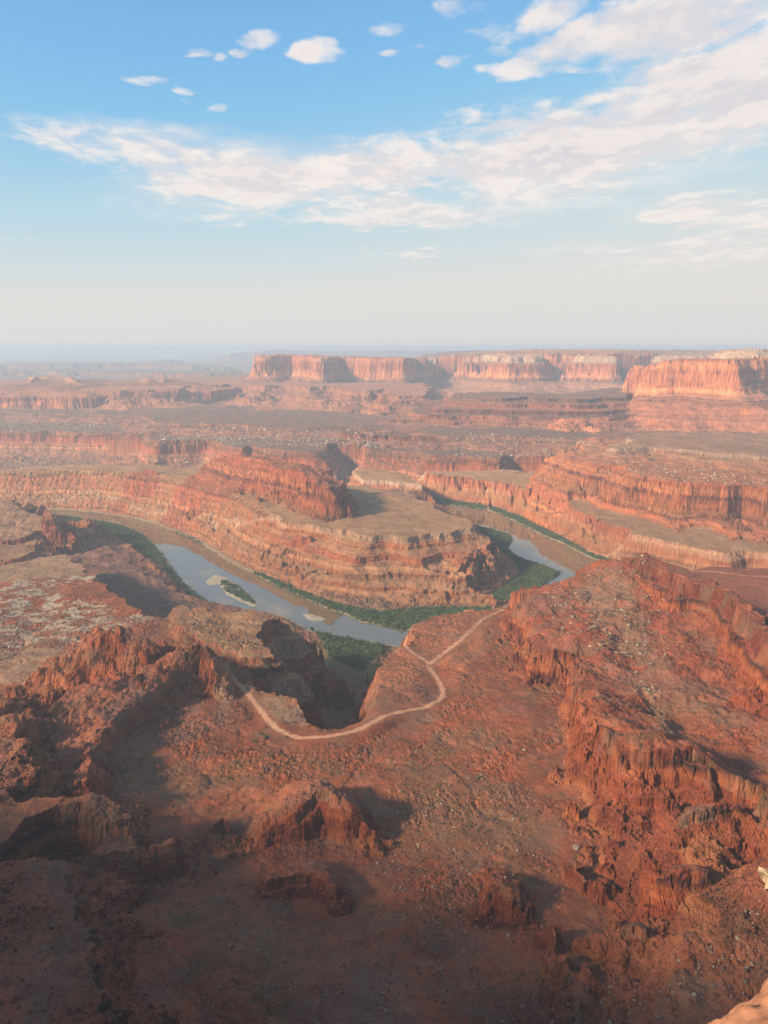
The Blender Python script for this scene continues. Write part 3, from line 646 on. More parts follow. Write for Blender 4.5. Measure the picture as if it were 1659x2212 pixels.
def evaluate(c, y):
    """height, landform id, zone and outward distance for flat arrays of bearings c and forward distances y"""
    ly = np.log(y).astype(np.float32)
    x = (c * y)
    n = len(c)
    rs = samp(T_S, x, y, 2600)
    h = (8 + 2.0 * samp(T_M, x, y, 300)).astype(np.float32)
    kid = np.full(n, -1, np.int16)
    fid = np.full(n, -1, np.int16)
    s_out = np.full(n, 500.0, np.float32)
    for k, f in enumerate(FEATS):
        S, win = f['S']
        c0, c1 = cg[win[0]], cg[win[1] - 1]
        y0, y1 = math.exp(lg[win[2]]), math.exp(lg[win[3] - 1])
        idx = np.where((c >= c0) & (c <= c1) & (y >= y0) & (y <= y1))[0]
        if not len(idx):
            continue
        ci, li, xi, yi = c[idx], ly[idx], x[idx], y[idx]
        s = win_sample(S, win, ci, li)
        s = s - f['grow']
        near = s < f['reach'] + 40
        if not near.any():
            continue
        idx, ci, li, xi, yi, s = idx[near], ci[near], li[near], xi[near], yi[near], s[near]
        ox = k * 0.137
        zt = win_sample(f['Z'], win, ci, li)
        if f['big'][0]:
            s = s + f['big'][0] * 0.8 * samp(T_S, xi, yi, f['big'][1] * 4, ox, 0.3)
        s = np.where(s > 0, s * (1 + 0.30 * np.clip(samp(T_S, xi, yi, 60 + f['reach'] * 6, 0.31, ox), -1.6, 2) + 0.14 * np.clip(np.abs(samp(T_S, xi, yi, 30 + f['reach'] * 2.5, 0.61, ox)) - 0.5, -0.5, 1.5) * np.clip(s / 30, 0, 1)), s)
        if f['colm'][0]:
            A, p = f['colm']
            A = A * (0.9 if f['key'] in ('sunlit_mesa', 'red_butte', 'peninsula_butte', 'flat_mesa', 'long_mesa') else 0.55)
            wx = xi + 0.12 * p * samp(T_S, xi, yi, p * 3, 0.5, ox)
            wy = yi + 0.12 * p * samp(T_S, xi, yi, p * 3, ox, 0.9)
            ym_ = f['P'][:, 1].mean()
            jn = 0.8 if f['key'] == 'tilted_butte' else 2.0 if ym_ < 1350 else (1.0 if ym_ < 3600 else 0.6)
            jw = np.clip(1.6 - np.maximum(s, 0) / max(f['cliff'], 8), 0.06, 1)
            s = s + jw * A * (0.40 * jn * samp0(V_VAL, wx, wy, p * 9, ox, 0.1) + 0.70 * samp(T_S, xi, yi, p * 5, ox, 0.6) - 0.14 * (1 - np.clip(samp(V_EDGE, wx, wy, p * 9, ox, 0.1) * 4, 0, 1)))
            s = s + jw * A * (0.30 if jn > 1 else 0.10) * samp0(V_VAL, wx, wy, p * 3.4, 0.2, ox)
        drop = np.interp(s, f['prof'][:, 0], f['prof'][:, 1])
        over = s - f['reach']
        drop = np.where(over > 0, drop + over * 0.6, drop)
        A, p = f['top']
        tn = 0
        if A:
            ww = np.clip(1 - s / 40, 0, 1) if f['fit'] != 'bench' else 1.0
            tn = A * (0.7 * samp(T_S, xi, yi, p * 4, ox, 0.7) + 0.3 * samp(T_S, xi, yi, p * 1.2, 0.3, ox)) * ww
        hf = zt - drop + tn
        up = hf > h[idx]
        ui = idx[up]
        h[ui] = hf[up]
        fid[ui] = k
        kid[ui] = KEYS.index(f['key'])
        s_out[ui] = s[up]
    # small-scale relief and stepped beds
    hs = h.copy()
    near = y < 1500
    slope_mask = np.clip(0.55 + 0.5 * samp(T_M, x, y, 700, 0.1, 0.2), 0.1, 1)
    warp = 5 * samp(T_S, x, y, 1600, 0.4, 0.1) + 1.0 * samp(T_R, x, y, 160)
    top_w = np.where(s_out < 0, 0.03, 0.85).astype(np.float32)
    lo = y < 1500
    for sel, B, wmul in ((y < 1500, BEDS[0], 0.75), ((y >= 1500) & (y < 3300), BEDS[1], 0.40), (y >= 3300, BEDS[2], 0.22)):
        if sel.any():
            hh = hs[sel] + warp[sel]
            ww = np.clip(slope_mask[sel] * top_w[sel] * wmul, 0, 0.9)
            h[sel] = hs[sel] + ww * (terrace(hh, B) - hh)
    rough = 0.6 * samp(T_S, x, y, 110, 0.2, 0.8) + 0.25 * samp(T_M, x, y, 70, 0.6, 0.8) + 0.9 * samp(T_S, x, y, 420, 0.1, 0.3)
    amp = np.where(y < 1500, 0.55, np.where(y < 3300, 0.5, 0.8)) * np.where(s_out > 0, 1.0, 0.6)
    h += (rough * amp).astype(np.float32)
    nr = (y < 1400)
    rk = np.clip(0.5 + 0.6 * samp(T_S, x[nr], y[nr], 500, 0.7, 0.2), 0.1, 1.4) * np.where(np.isin(fid[nr], TB_IDS), 0.25, 1.0)
    h[nr] += rk * (0.38 * samp(T_M, x[nr], y[nr], 46, 0.4, 0.6) + 0.9 * np.maximum(samp0(V_VAL, x[nr], y[nr], 330, 0.1, 0.6) - 0.30, 0) * (V_EDGE.mean() + samp(V_EDGE, x[nr], y[nr], 330, 0.1, 0.6)) * 3)
    gul = np.abs(samp(T_S, x, y, 900, 0.15, 0.55))
    m = (y < 1300) & (fid >= 0) & (s_out < 0)
    h[m] -= (1.3 * (1 - sstep(gul[m], 0.0, 0.34)))
    # road bed
    road = np.full(n, 99.0, np.float32)
    for k, (S, win) in enumerate(C_ROAD):
        y0, y1 = math.exp(lg[win[2]]), math.exp(lg[win[3] - 1])
        idx = np.where((c >= cg[win[0]]) & (c <= cg[win[1] - 1]) & (y >= y0) & (y <= y1))[0]
        if len(idx):
            d = win_sample(S, win, c[idx], ly[idx])
            if k < 2:
                zr = bench_z(y[idx]) + 3.2 * 0.7 * samp(T_S, x[idx], y[idx], 1680, 0.1, 0.7)
                wgt = 1 - sstep(d, 5, 24)
                wgt = np.where(h[idx] < zr + 22, wgt, 1 - sstep(d, 5, 14))
                h[idx] = h[idx] * (1 - wgt) + np.minimum(zr, h[idx] + 8) * wgt
            road[idx] = np.minimum(road[idx], d / (1.0, 0.75, 1.3)[k])
    tb = np.where(np.isin(fid, TB_IDS))[0]
    if len(tb):
        pc = 0.91 * x[tb] - 0.42 * y[tb] + 3 * samp(T_S, x[tb], y[tb], 260)
        for T_, a_ in ((27.0, 7.0), (11.0, 2.4)):
            fr_ = (pc / T_ + 0.4 * samp(T_S, x[tb], y[tb], 500, 0.2, 0.4)) % 1.0
            h[tb] += a_ * (sstep(fr_, 0.0, 0.14) * (1 - fr_) - 0.4)
    # river bed and banks
    S, win = C_RIV
    y0, y1 = math.exp(lg[win[2]]), math.exp(lg[win[3] - 1])
    riv = np.full(n, 999.0, np.float32)
    idx = np.where((c >= cg[win[0]]) & (c <= cg[win[1] - 1]) & (y >= y0) & (y <= y1))[0]
    d = win_sample(S, win, c[idx], ly[idx]) + 2.5 * samp(T_M, x[idx], y[idx], 180)
    riv[idx] = d
    bankh = np.where(d > 0, 1.6 + 0.02 * np.minimum(d, 25) + np.maximum(d - 14, 0) * np.where(np.isin(fid[idx], RB_IDS), 2.2, 0.9), -3.0 - 0 * d)
    bankh = np.where((d > -4) & (d <= 0), 1.6 + d * 1.15, bankh)
    h[idx] = np.minimum(h[idx], bankh)
    for kv_, (S, win) in enumerate(C_VEG):
        y0, y1 = math.exp(lg[win[2]]), math.exp(lg[win[3] - 1])
        idx = np.where((c >= cg[win[0]]) & (c <= cg[win[1] - 1]) & (y >= y0) & (y <= y1))[0]
        d = win_sample(S, win, c[idx], ly[idx])
        ok = d < 80
        dd_ = np.maximum(d[ok], 0)
        xo, yo = x[idx[ok]], y[idx[ok]]
        lim = 3.0 + dd_ * (2.4 if kv_ in (4, 5) else 0.72) * (1 + 0.35 * np.clip(samp(T_S, xo, yo, 240), -1.5, 1.5)) + np.clip(dd_ / 10, 0, 1) * (1.2 * samp(T_M, xo, yo, 130) - 1.5 * (1 - sstep(np.abs(samp(T_S, xo, yo, 170, 0.3, 0.3)), 0, 0.5)))
        h[idx[ok]] = np.minimum(h[idx[ok]], np.maximum(lim, 2.0))
    bar = np.full(n, -1, np.int8)
    for k, (S, win) in enumerate(C_ISL):
        y0, y1 = math.exp(lg[win[2]]), math.exp(lg[win[3] - 1])
        idx = np.where((c >= cg[win[0]]) & (c <= cg[win[1] - 1]) & (y >= y0) & (y <= y1))[0]
        d = win_sample(S, win, c[idx], ly[idx]) + 1.0 * samp(T_M, x[idx], y[idx], 90)
        hb = np.where(d < 0, 0.35 + np.minimum(-d, 10) * (0.12 if k == 0 else 0.03), 0.35 - d * 0.25)
        up = hb > h[idx]
        h[idx[up]] = hb[up]
        bar[idx[up & (d < 1.4)]] = k
    return h, fid, kid, s_out, road, riv, bar


# ----------------------------------------------------------------------------
# adaptive terrain grid
# ----------------------------------------------------------------------------
NCOL, NROW = 1750, 2500
cols = np.linspace(-CMAX + 1e-4, CMAX - 1e-4, NCOL)
pre_c = np.linspace(-CMAX + 1e-4, CMAX - 1e-4, NCOL // 3)
pre_l = np.linspace(LY0 + 1e-4, LY1 - 1e-4, 1900)
PC, PL = np.meshgrid(pre_c, pre_l, indexing='ij')
ph = evaluate(PC.ravel(), np.exp(PL.ravel()))[0].reshape(PC.shape)
pv = (ph - HCAM) / np.exp(PL)
imp = 0.20 * np.diff(PL, axis=1) * (0.35 + 0.65 * (PL[:, 1:] < math.log(5000))) + np.abs(np.diff(pv, axis=1))
for k in (81, 61, 41):                                  # keep neighbouring columns in step
    pad = np.pad(imp, ((k // 2, k // 2), (0, 0)), mode='edge')
    cs = np.cumsum(np.vstack([np.zeros((1, imp.shape[1])), pad]), axis=0)
    imp = (cs[k:] - cs[:-k]) / k
cum = np.concatenate([np.zeros((imp.shape[0], 1)), np.cumsum(imp, axis=1)], axis=1)
cum /= cum[:, -1:]
tt = np.linspace(0, 1, NROW)
rows = np.array([np.interp(tt, cum[i], pre_l) for i in range(len(pre_c))])
fi = np.linspace(0, len(pre_c) - 1.0001, NCOL)
i0 = fi.astype(int)
fr = (fi - i0)[:, None]
LYF = rows[i0] * (1 - fr) + rows[np.minimum(i0 + 1, len(pre_c) - 1)] * fr
YF = np.exp(LYF)
CF = np.repeat(cols[:, None], NROW, 1)
XF = CF * YF
H, FID, KID, SOUT, ROADD, RIVD, BAR = [a.reshape(NCOL, NROW) for a in evaluate(CF.ravel(), YF.ravel())]


def height_at(x, y):
    """terrain height under scattered points"""
    x, y = np.atleast_1d(x), np.atleast_1d(y)
    ci = np.clip(np.round((x / y - cols[0]) / (cols[1] - cols[0])).astype(int), 0, NCOL - 1)
    out = np.zeros(len(x))
    for c_ in np.unique(ci):
        m = ci == c_
        out[m] = np.interp(y[m], YF[c_], H[c_])
    return out


def look_at_ground(u, v):
    """ground point seen at a photo pixel"""
    best = None
    for _ in range(1):
        # bearing depends on range, iterate over candidate columns
        x, yv = (u - CU) / FPX, (CV - v) / FPX
        dyy, dzz = CP + yv * SP, -SP + yv * CP
        c_ = x / dyy
        ci = int(np.clip(round((c_ - cols[0]) / (cols[1] - cols[0])), 0, NCOL - 1))
        lim = HCAM + YF[ci] * (dzz / dyy)
        hit = np.where(H[ci] >= lim)[0]
        j = hit[0] if len(hit) else NROW - 1
        best = (XF[ci, j], YF[ci, j], H[ci, j])
    return best


# ---- slope ---------------------------------------------------------------------
def normals(X, Y, Z):
    ax, ay, az = np.gradient(X, axis=0), np.gradient(Y, axis=0), np.gradient(Z, axis=0)
    bx, by, bz = np.gradient(X, axis=1), np.gradient(Y, axis=1), np.gradient(Z, axis=1)
    nx, ny, nz = ay * bz - az * by, az * bx - ax * bz, ax * by - ay * bx
    L = np.sqrt(nx * nx + ny * ny + nz * nz) + 1e-9
    return nx / L, ny / L, nz / L


NZ = np.abs(normals(XF, YF, H)[2]).astype(np.float32)

# ----------------------------------------------------------------------------
# rock and soil colours (bed and soil albedo, some with light or shade put in)
# ----------------------------------------------------------------------------
def colour_terrain():
    x, y, h = XF.ravel(), YF.ravel(), H.ravel()
    nz, fid, s = NZ.ravel(), FID.ravel(), SOUT.ravel()
    n = len(x)
    # beds
    r = np.random.default_rng(11)
    zt = np.arange(0, 700, 0.5)
    def layer(th, sd):
        q = np.random.default_rng(sd)
        v = q.standard_normal(int(700 / th) + 3)
        return np.interp(zt / th, np.arange(len(v)), v)
    def steps(th, sd):
        q = np.random.default_rng(sd)
        e = np.cumsum(th * (0.3 + 1.4 * q.random(int(700 / th * 2))))
        v = q.standard_normal(len(e) + 1)
        return v[np.searchsorted(e, zt)]
    thin = (steps(2.4, 9) > 1.15) * -0.26 + (steps(3.1, 10) > 1.5) * 0.20
    lum = 0.10 * steps(14, 1) + 0.09 * steps(4.5, 2) + 0.07 * steps(1.6, 3) + 0.06 * layer(40, 4) + thin
    hue = 0.5 + 0.22 * steps(22, 5) + 0.16 * steps(7, 6) + 0.10 * steps(2.2, 8)
    wob = 3.0 * samp(T_S, x, y, 1600, 0.4, 0.1) + 0.8 * samp(T_R, x, y, 140, 0.3, 0.3)
    hcol = np.where(np.isin(fid, TB_IDS), 0.3 * h + 0.55 * (0.91 * x - 0.42 * y) + 400, h)
    hi = np.clip(((hcol + wob) * 2).astype(int), 0, len(zt) - 1)
    L, Hh = lum[hi], np.clip(hue[hi], 0, 1)
    streak = samp(T_R, x, y, 50, 0.1, 0.9) * 0.5 + samp(T_R, x, y, 260, 0.7, 0.9) * 0.5
    blotch = samp(T_M, x, y, 420, 0.33, 0.66)
    dark = np.array([0.255, 0.088, 0.058])
    mid = np.array([0.400, 0.155, 0.074])
    pale = np.array([0.500, 0.280, 0.160])
    t = Hh[:, None]
    rock = np.where(t < 0.5, dark + (mid - dark) * (t * 2), mid + (pale - mid) * (t * 2 - 1))
    rock = rock * (1 + (1.7 + 0.7 * sstep(y, 1400, 1900)) * L + 0.05 * np.clip(streak, -2, 2) + 0.06 * np.clip(blotch, -2, 2))[:, None]
    # soils by landform
    SOIL = dict(
        shade_soil=(0.225, 0.140, 0.105), valley=(0.30, 0.235, 0.125), dust=(0.36, 0.150, 0.092), orange=(0.42, 0.190, 0.110), tan=(0.430, 0.275, 0.160), greydust=(0.36, 0.225, 0.145), plain=(0.42, 0.215, 0.130),  # first soil here: shade on the far slopes put into the colour
        cream=(0.46, 0.30, 0.20), near=(0.375, 0.125, 0.068), talus=(0.345, 0.112, 0.066), white=(0.52, 0.44, 0.34), slab=(0.375, 0.140, 0.088),
        maroon=(0.225, 0.120, 0.098), scree=(0.410, 0.150, 0.092))
    SOIL2 = dict(
        shade_soil=(0.165, 0.110, 0.090), valley=(0.23, 0.21, 0.105), dust=(0.30, 0.135, 0.090), orange=(0.37, 0.165, 0.095), tan=(0.37, 0.230, 0.135), greydust=(0.30, 0.195, 0.135), plain=(0.35, 0.185, 0.120),
        cream=(0.42, 0.24, 0.15), near=(0.290, 0.115, 0.066), talus=(0.30, 0.105, 0.066), white=(0.40, 0.31, 0.22), slab=(0.31, 0.118, 0.080),
        maroon=(0.27, 0.165, 0.120), scree=(0.310, 0.140, 0.092))
    soil = np.zeros((n, 3))
    soil2 = np.zeros((n, 3))
    base = fid < 0
    soil[base] = (0.27, 0.19, 0.125)
    soil2[base] = (0.31, 0.16, 0.105)
    tint = np.ones((n, 3))
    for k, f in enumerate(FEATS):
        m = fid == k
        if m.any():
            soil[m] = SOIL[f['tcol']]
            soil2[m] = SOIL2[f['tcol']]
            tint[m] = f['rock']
    patch = sstep(samp(T_M, x, y, 520, 0.9, 0.4) + 0.5 * samp(T_R, x, y, 120, 0.1, 0.2), -0.5, 0.9)[:, None]
    soil = soil * (1 - patch) + soil2 * patch
    # talus below cliffs takes the colour of the beds it hides
    tal = np.clip(s / 40, 0, 1)[:, None] * (fid >= 0)[:, None]
    soil = soil * (1 - 0.5 * tal) + 0.5 * tal * (rock * 0.75 + np.array((0.34, 0.19, 0.13)) * 0.25)
    fine = samp(T_R, x, y, 34, 0.5, 0.3)
    soil = soil * (1 + 0.06 * np.clip(fine, -2.2, 2.2) + 0.05 * blotch)[:, None]
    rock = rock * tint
    shade_ = (0.46 + 0.54 * sstep(y, 1100, 4600))[:, None]      # near country darkened in its colour for the weaker light there
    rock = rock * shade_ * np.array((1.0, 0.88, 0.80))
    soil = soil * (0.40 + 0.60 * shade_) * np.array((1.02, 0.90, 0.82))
    far_dark_ = sstep(y, 6200, 9500)[:, None]                       # far soil darkened in its colour so the haze over it reads blue
    soil = soil * (1 - far_dark_) + far_dark_ * np.array((0.200, 0.150, 0.130))
    steep = sstep(nz, 0.86, 0.62)[:, None]
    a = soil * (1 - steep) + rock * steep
    # pale rim beds
    for k, f in enumerate(FEATS):
        if f['rim']:
            cc_, a0, a1 = f['rim']
            m = (fid == k) & (s > a0) & (s < a1)
            jit = (0.85 + 0.22 * samp(T_R, x[m], y[m], 60, 0.2, 0.4))[:, None]
            st = steep[m] if f['tcol'] not in ('white',) else 1.0
            wgt = (0.30 + 0.6 * st) * (0.62 if y[m].mean() < 3000 else 1.0)
            a[m] = a[m] * (1 - wgt) + np.array(cc_) * jit * wgt
    # grey-purple clay and greenish clay mounds on the near bench
    nb = (fid >= 0) & (y < 1250) & (s < 0)
    clay = sstep(samp(T_S, x, y, 900, 0.15, 0.05), 0.75, 1.5) * nb
    a = a * (1 - 0.6 * clay[:, None]) + 0.6 * clay[:, None] * np.array((0.185, 0.095, 0.072))
    olive = sstep(samp(T_S, x, y, 700, 0.65, 0.35), 0.7, 1.5) * nb
    a = a * (1 - 0.4 * olive[:, None]) + 0.4 * olive[:, None] * np.array((0.185, 0.108, 0.056))
    for PX, z, cc_, strength in TINTS:
        P = trace(PX, z)[:, :2]
        b = (x > P[:, 0].min()) & (x < P[:, 0].max()) & (y > P[:, 1].min()) & (y < P[:, 1].max())
        idx = np.where(b)[0]
        if not len(idx):
            continue
        d = sdf(x[idx], y[idx], P) + 6 * samp(T_M, x[idx], y[idx], 160)
        wgt = sstep(d, 4, -12) * strength
        if cc_ == 'white':
            nn = samp(T_M, x[idx], y[idx], 260, 0.4, 0.4) + 0.55 * samp0(V_VAL, x[idx], y[idx] * 1.8, 260, 0, 0) * 2
            wgt = wgt * sstep(nn, -0.1, 0.3)
            target = np.array((0.44, 0.36, 0.265)) * (0.82 + 0.5 * samp0(V_VAL, x[idx], y[idx] * 2.2, 110, 0.3, 0))[:, None]
        else:
            target = np.array(cc_) * (1 + 0.10 * samp(T_R, x[idx], y[idx], 60))[:, None]
        wgt = wgt[:, None]
        a[idx] = a[idx] * (1 - wgt) + target * wgt
    gl = np.abs(samp(T_S, x, y, 900, 0.15, 0.55))
    ws = (1 - sstep(gl + 0.02 * samp(T_R, x, y, 60), 0.0, 0.035)) * nb * sstep(samp(T_S, x, y, 800, 0.2, 0.5), 0.0, 0.8)
    a = a * (1 - 0.45 * ws[:, None]) + 0.45 * ws[:, None] * np.array((0.30, 0.175, 0.115))
    purple = sstep(samp(T_M, x, y, 380, 0.85, 0.15), 0.5, 1.4) * nb
    a = a * (1 - 0.45 * purple[:, None]) + 0.45 * purple[:, None] * np.array((0.165, 0.085, 0.070))
    grit = sstep(samp(T_M, x, y, 240, 0.05, 0.95) + 0.4 * samp(T_R, x, y, 70, 0.6, 0.1), 0.2, 1.5) * nb
    a = a * (1 - 0.5 * grit[:, None]) + 0.5 * grit[:, None] * np.array((0.150, 0.098, 0.066))
    ember = sstep(samp(T_M, x, y, 310, 0.55, 0.05), 0.6, 1.5) * nb
    a = a * (1 - 0.5 * ember[:, None]) + 0.5 * ember[:, None] * np.array((0.33, 0.115, 0.060))
    # riverside mud and sand
    rv = RIVD.ravel()
    m = sstep(rv, 14, 4)[:, None]
    a = a * (1 - m) + m * np.array((0.30, 0.225, 0.150))
    br = BAR.ravel()
    a[br >= 0] = np.array((0.36, 0.31, 0.235))
    # graded dirt road, paler shoulders
    rd = ROADD.ravel()
    sh = sstep(rd + 1.2 * samp(T_M, x, y, 50), 7, 2)[:, None]
    a = a * (1 - 0.5 * sh) + 0.5 * sh * np.array((0.32, 0.145, 0.085))
    on = sstep(rd + 0.7 * samp(T_M, x, y, 90) + 0.3 * samp(T_R, x, y, 40), 4.0, 2.6)[:, None]
    a = a * (1 - on) + on * np.array((0.50, 0.265, 0.165)) * (1 + 0.06 * np.clip(fine, -2, 2))[:, None]
    return np.clip(a, 0.02, 0.8).astype(np.float32)


TINTS = [
    ([(1385, 1440), (1405, 1432), (1425, 1460), (1430, 1500), (1455, 1550), (1500, 1590), (1560, 1625), (1545, 1640), (1480, 1605), (1430, 1560), (1408, 1500)], 226.0, (0.30, 0.195, 0.125), 0.8),
    ([(1230, 1270), (1330, 1250), (1400, 1330), (1430, 1430), (1400, 1450), (1350, 1400), (1290, 1350)], 214.0, (0.20, 0.125, 0.085), 0.6),
    ([(0, 1255), (110, 1255), (150, 1290), (225, 1300), (260, 1335), (330, 1320), (345, 1345), (240, 1372), (215, 1400), (140, 1385), (0, 1400), (-200, 1400), (-200, 1255)], 'bench', 'white', 0.95),
    ([(155, 1243), (235, 1245), (245, 1262), (200, 1258), (150, 1262), (100, 1262), (110, 1248)], 'bench', 'white', 1.0),
    ([(325, 1310), (345, 1300), (380, 1296), (362, 1312), (345, 1330), (330, 1335)], 'bench', 'white', 0.95),
    ([(0, 1205), (145, 1191), (175, 1210), (200, 1240), (120, 1250), (0, 1260), (-200, 1260), (-200, 1210)], 'bench', (0.31, 0.195, 0.11), 0.85),
    ([(-300, 1395), (0, 1400), (140, 1390), (160, 1400), (100, 1440), (60, 1480), (-300, 1480)], 'bench', (0.33, 0.215, 0.135), 0.8),
    ([(480, 1450), (535, 1475), (685, 1527), (690, 1552), (640, 1562), (590, 1560), (540, 1500), (520, 1490), (495, 1570), (470, 1560), (465, 1500)], 'bench', (0.27, 0.165, 0.11), 0.8),
    ([(545, 1495), (600, 1492), (680, 1528), (685, 1550), (640, 1560), (600, 1555), (570, 1520)], 'bench', (0.28, 0.165, 0.10), 0.7),
    ([(830, 1406), (870, 1371), (910, 1332), (1085, 1310), (1060, 1345), (1050, 1420), (1000, 1450), (940, 1440), (900, 1480), (830, 1500), (800, 1470)], 'bench', (0.34, 0.135, 0.070), 0.7),
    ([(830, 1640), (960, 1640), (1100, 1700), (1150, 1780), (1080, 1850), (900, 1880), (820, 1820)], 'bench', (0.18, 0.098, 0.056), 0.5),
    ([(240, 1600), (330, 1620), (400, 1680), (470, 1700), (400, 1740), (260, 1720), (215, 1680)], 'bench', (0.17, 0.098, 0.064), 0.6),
    ([(480, 1700), (700, 1690), (650, 1760), (560, 1830), (500, 1790)], 'bench', (0.34, 0.115, 0.058), 0.7),
]
ALB = colour_terrain()

# ----------------------------------------------------------------------------
# materials
# ----------------------------------------------------------------------------
def rock_material(name, attr=True, base=(0.4, 0.16, 0.09), bump=1.0, scale=1.0):
    m = bpy.data.materials.new(name)
    m.use_nodes = True
    t = NT(m.node_tree)
    t.n.clear()
    out = t.add('ShaderNodeOutputMaterial')
    bs = t.add('ShaderNodeBsdfPrincipled')
    bs.inputs['Roughness'].default_value = 0.95
    bs.inputs['Specular IOR Level'].default_value = 0.12
    geo = t.add('ShaderNodeNewGeometry')
    pos = geo.outputs['Position']
    if attr:
        at = t.add('ShaderNodeAttribute', attribute_name='albedo')
        c0 = at.outputs['Color']
    else:
        oi = t.add('ShaderNodeObjectInfo')
        c0 = t.mix(t.m('MULTIPLY', oi.outputs['Random'], 0.5), (*base, 1), (base[0] * 0.62, base[1] * 0.62, base[2] * 0.66, 1))
    # grain finer than the mesh: pebbles, seams, thin beds
    flat = t.v('MULTIPLY', pos, (1.0, 1.0, 2.6))
    g1 = t.noise(flat, 0.55 * scale, 5.0, 0.62)
    g2 = t.noise(pos, 0.09 * scale, 4.0, 0.6)
    g3 = t.noise(t.v('MULTIPLY', pos, (0.03, 0.03, 1.1)), 0.9 * scale, 3.0, 0.6)
    f = t.m('ADD', t.m('ADD', t.m('MULTIPLY', t.m('SUBTRACT', g1, 0.5), 0.95), t.m('MULTIPLY', t.m('SUBTRACT', g2, 0.5), 0.5)), t.m('MULTIPLY', t.m('SUBTRACT', g3, 0.5), 0.75))
    c1 = t.v('SCALE', c0, scale=t.m('ADD', 1.0, f))
    t.put(bs.inputs['Base Color'], c1)
    bmp = t.add('ShaderNodeBump')
    bmp.inputs['Strength'].default_value = 0.75 * bump
    bmp.inputs['Distance'].default_value = 2.2 / scale
    hh = t.m('ADD', t.m('MULTIPLY', g1, 0.4), t.m('ADD', t.m('MULTIPLY', g3, 1.1), t.m('MULTIPLY', g2, 0.35)))
    t.put(bmp.inputs['Height'], hh)
    t.l.new(bmp.outputs[0], bs.inputs['Normal'])
    t.l.new(bs.outputs[0], out.inputs[0])
    return m


M_ROCK = rock_material('canyon_rock', bump=0.42)
M_ROCK_FAR = rock_material('distant_canyon_rock', bump=0.35, scale=0.22)
M_BOULDER_FAR = rock_material('cream_block_rock', attr=False, base=(0.52, 0.42, 0.33), scale=0.4, bump=0.4)
M_BOULDER_RED = rock_material('red_boulder_rock', attr=False, base=(0.24, 0.105, 0.068), scale=1.6)
M_BOULDER_PALE = rock_material('pale_boulder_rock', attr=False, base=(0.33, 0.27, 0.215), scale=1.6)


def simple_mat(name, c, rough=0.9, var=0.35, scale=0.2, spec=0.1):
    m = bpy.data.materials.new(name)
    m.use_nodes = True
    t = NT(m.node_tree)
    bs = t.n['Principled BSDF']
    geo = t.add('ShaderNodeNewGeometry')
    nz = t.noise(geo.outputs['Position'], scale, 3.0, 0.6)
    cc_ = t.v('SCALE', c, scale=t.m('ADD', 1 - var, t.m('MULTIPLY', nz, 2 * var)))
    t.put(bs.inputs['Base Color'], cc_)
    bs.inputs['Roughness'].default_value = rough
    bs.inputs['Specular IOR Level'].default_value = spec
    return m


M_LEAF = simple_mat('tamarisk_leaf', (0.072, 0.120, 0.056), 0.8, 0.75, 0.045)
M_LEAF_DRY = simple_mat('dry_brush_leaf', (0.165, 0.160, 0.075), 0.85, 0.35, 0.08)
M_SCRUB = simple_mat('sage_leaf', (0.105, 0.105, 0.065), 0.85, 0.4, 0.1)
M_SHRUB = simple_mat('juniper_leaf', (0.045, 0.075, 0.035), 0.8, 0.35, 0.5)
M_WOOD = simple_mat('bark', (0.16, 0.11, 0.08), 0.9, 0.3, 2.0)

# river
mw = bpy.data.materials.new('river_water')
mw.use_nodes = True
t = NT(mw.node_tree)
bs = t.n['Principled BSDF']
geo = t.add('ShaderNodeNewGeometry')
big = t.noise(t.v('MULTIPLY', geo.outputs['Position'], (1, 1, 0)), 0.008, 3.0, 0.5)
t.put(bs.inputs['Base Color'], t.mix(big, (0.120, 0.100, 0.052, 1), (0.145, 0.118, 0.066, 1)))
bs.inputs['Roughness'].default_value = 0.02
bs.inputs['IOR'].default_value = 1.75
bs.inputs['Specular IOR Level'].default_value = 0.6
bp = t.add('ShaderNodeBump')
bp.inputs['Strength'].default_value = 0.012
bp.inputs['Distance'].default_value = 0.3
t.put(bp.inputs['Height'], t.noise(geo.outputs['Position'], 0.35, 3.0, 0.6))
t.l.new(bp.outputs[0], bs.inputs['Normal'])


# ----------------------------------------------------------------------------
# object helpers
# ----------------------------------------------------------------------------
def mesh_obj(name, V, Fc, mat, parent=None, smooth=False, attr=None):
    me = bpy.data.meshes.new(name)
    V = np.asarray(V, np.float32)
    Fc = np.asarray(Fc, np.int32)
    me.vertices.add(len(V))
    me.vertices.foreach_set('co', V.ravel())
    k = Fc.shape[1]
    me.loops.add(Fc.size)
    me.loops.foreach_set('vertex_index', Fc.ravel())
    me.polygons.add(len(Fc))
    me.polygons.foreach_set('loop_start', np.arange(0, Fc.size, k, dtype=np.int32))
    me.polygons.foreach_set('loop_total', np.full(len(Fc), k, np.int32))
    me.update(calc_edges=True)
    if attr is not None:
        a = me.color_attributes.new('albedo', 'FLOAT_COLOR', 'POINT')
        buf = np.ones((len(V), 4), np.float32)
        buf[:, :3] = attr
        a.data.foreach_set('color', buf.ravel())
    me.polygons.foreach_set('use_smooth', np.full(len(Fc), smooth, bool))
    if mat is not None:
        me.materials.append(mat)
    o = bpy.data.objects.new(name, me)
    col.objects.link(o)
    if parent is not None:
        o.parent = parent
        o.matrix_parent_inverse.identity()
        o.location = -Vector(parent.location)
    return o


def tag(o, label=None, cat=None, group=None, kind=None):
    for k_, v_ in (('label', label), ('category', cat), ('group', group), ('kind', kind)):
        if v_:
            o[k_] = v_
    return o


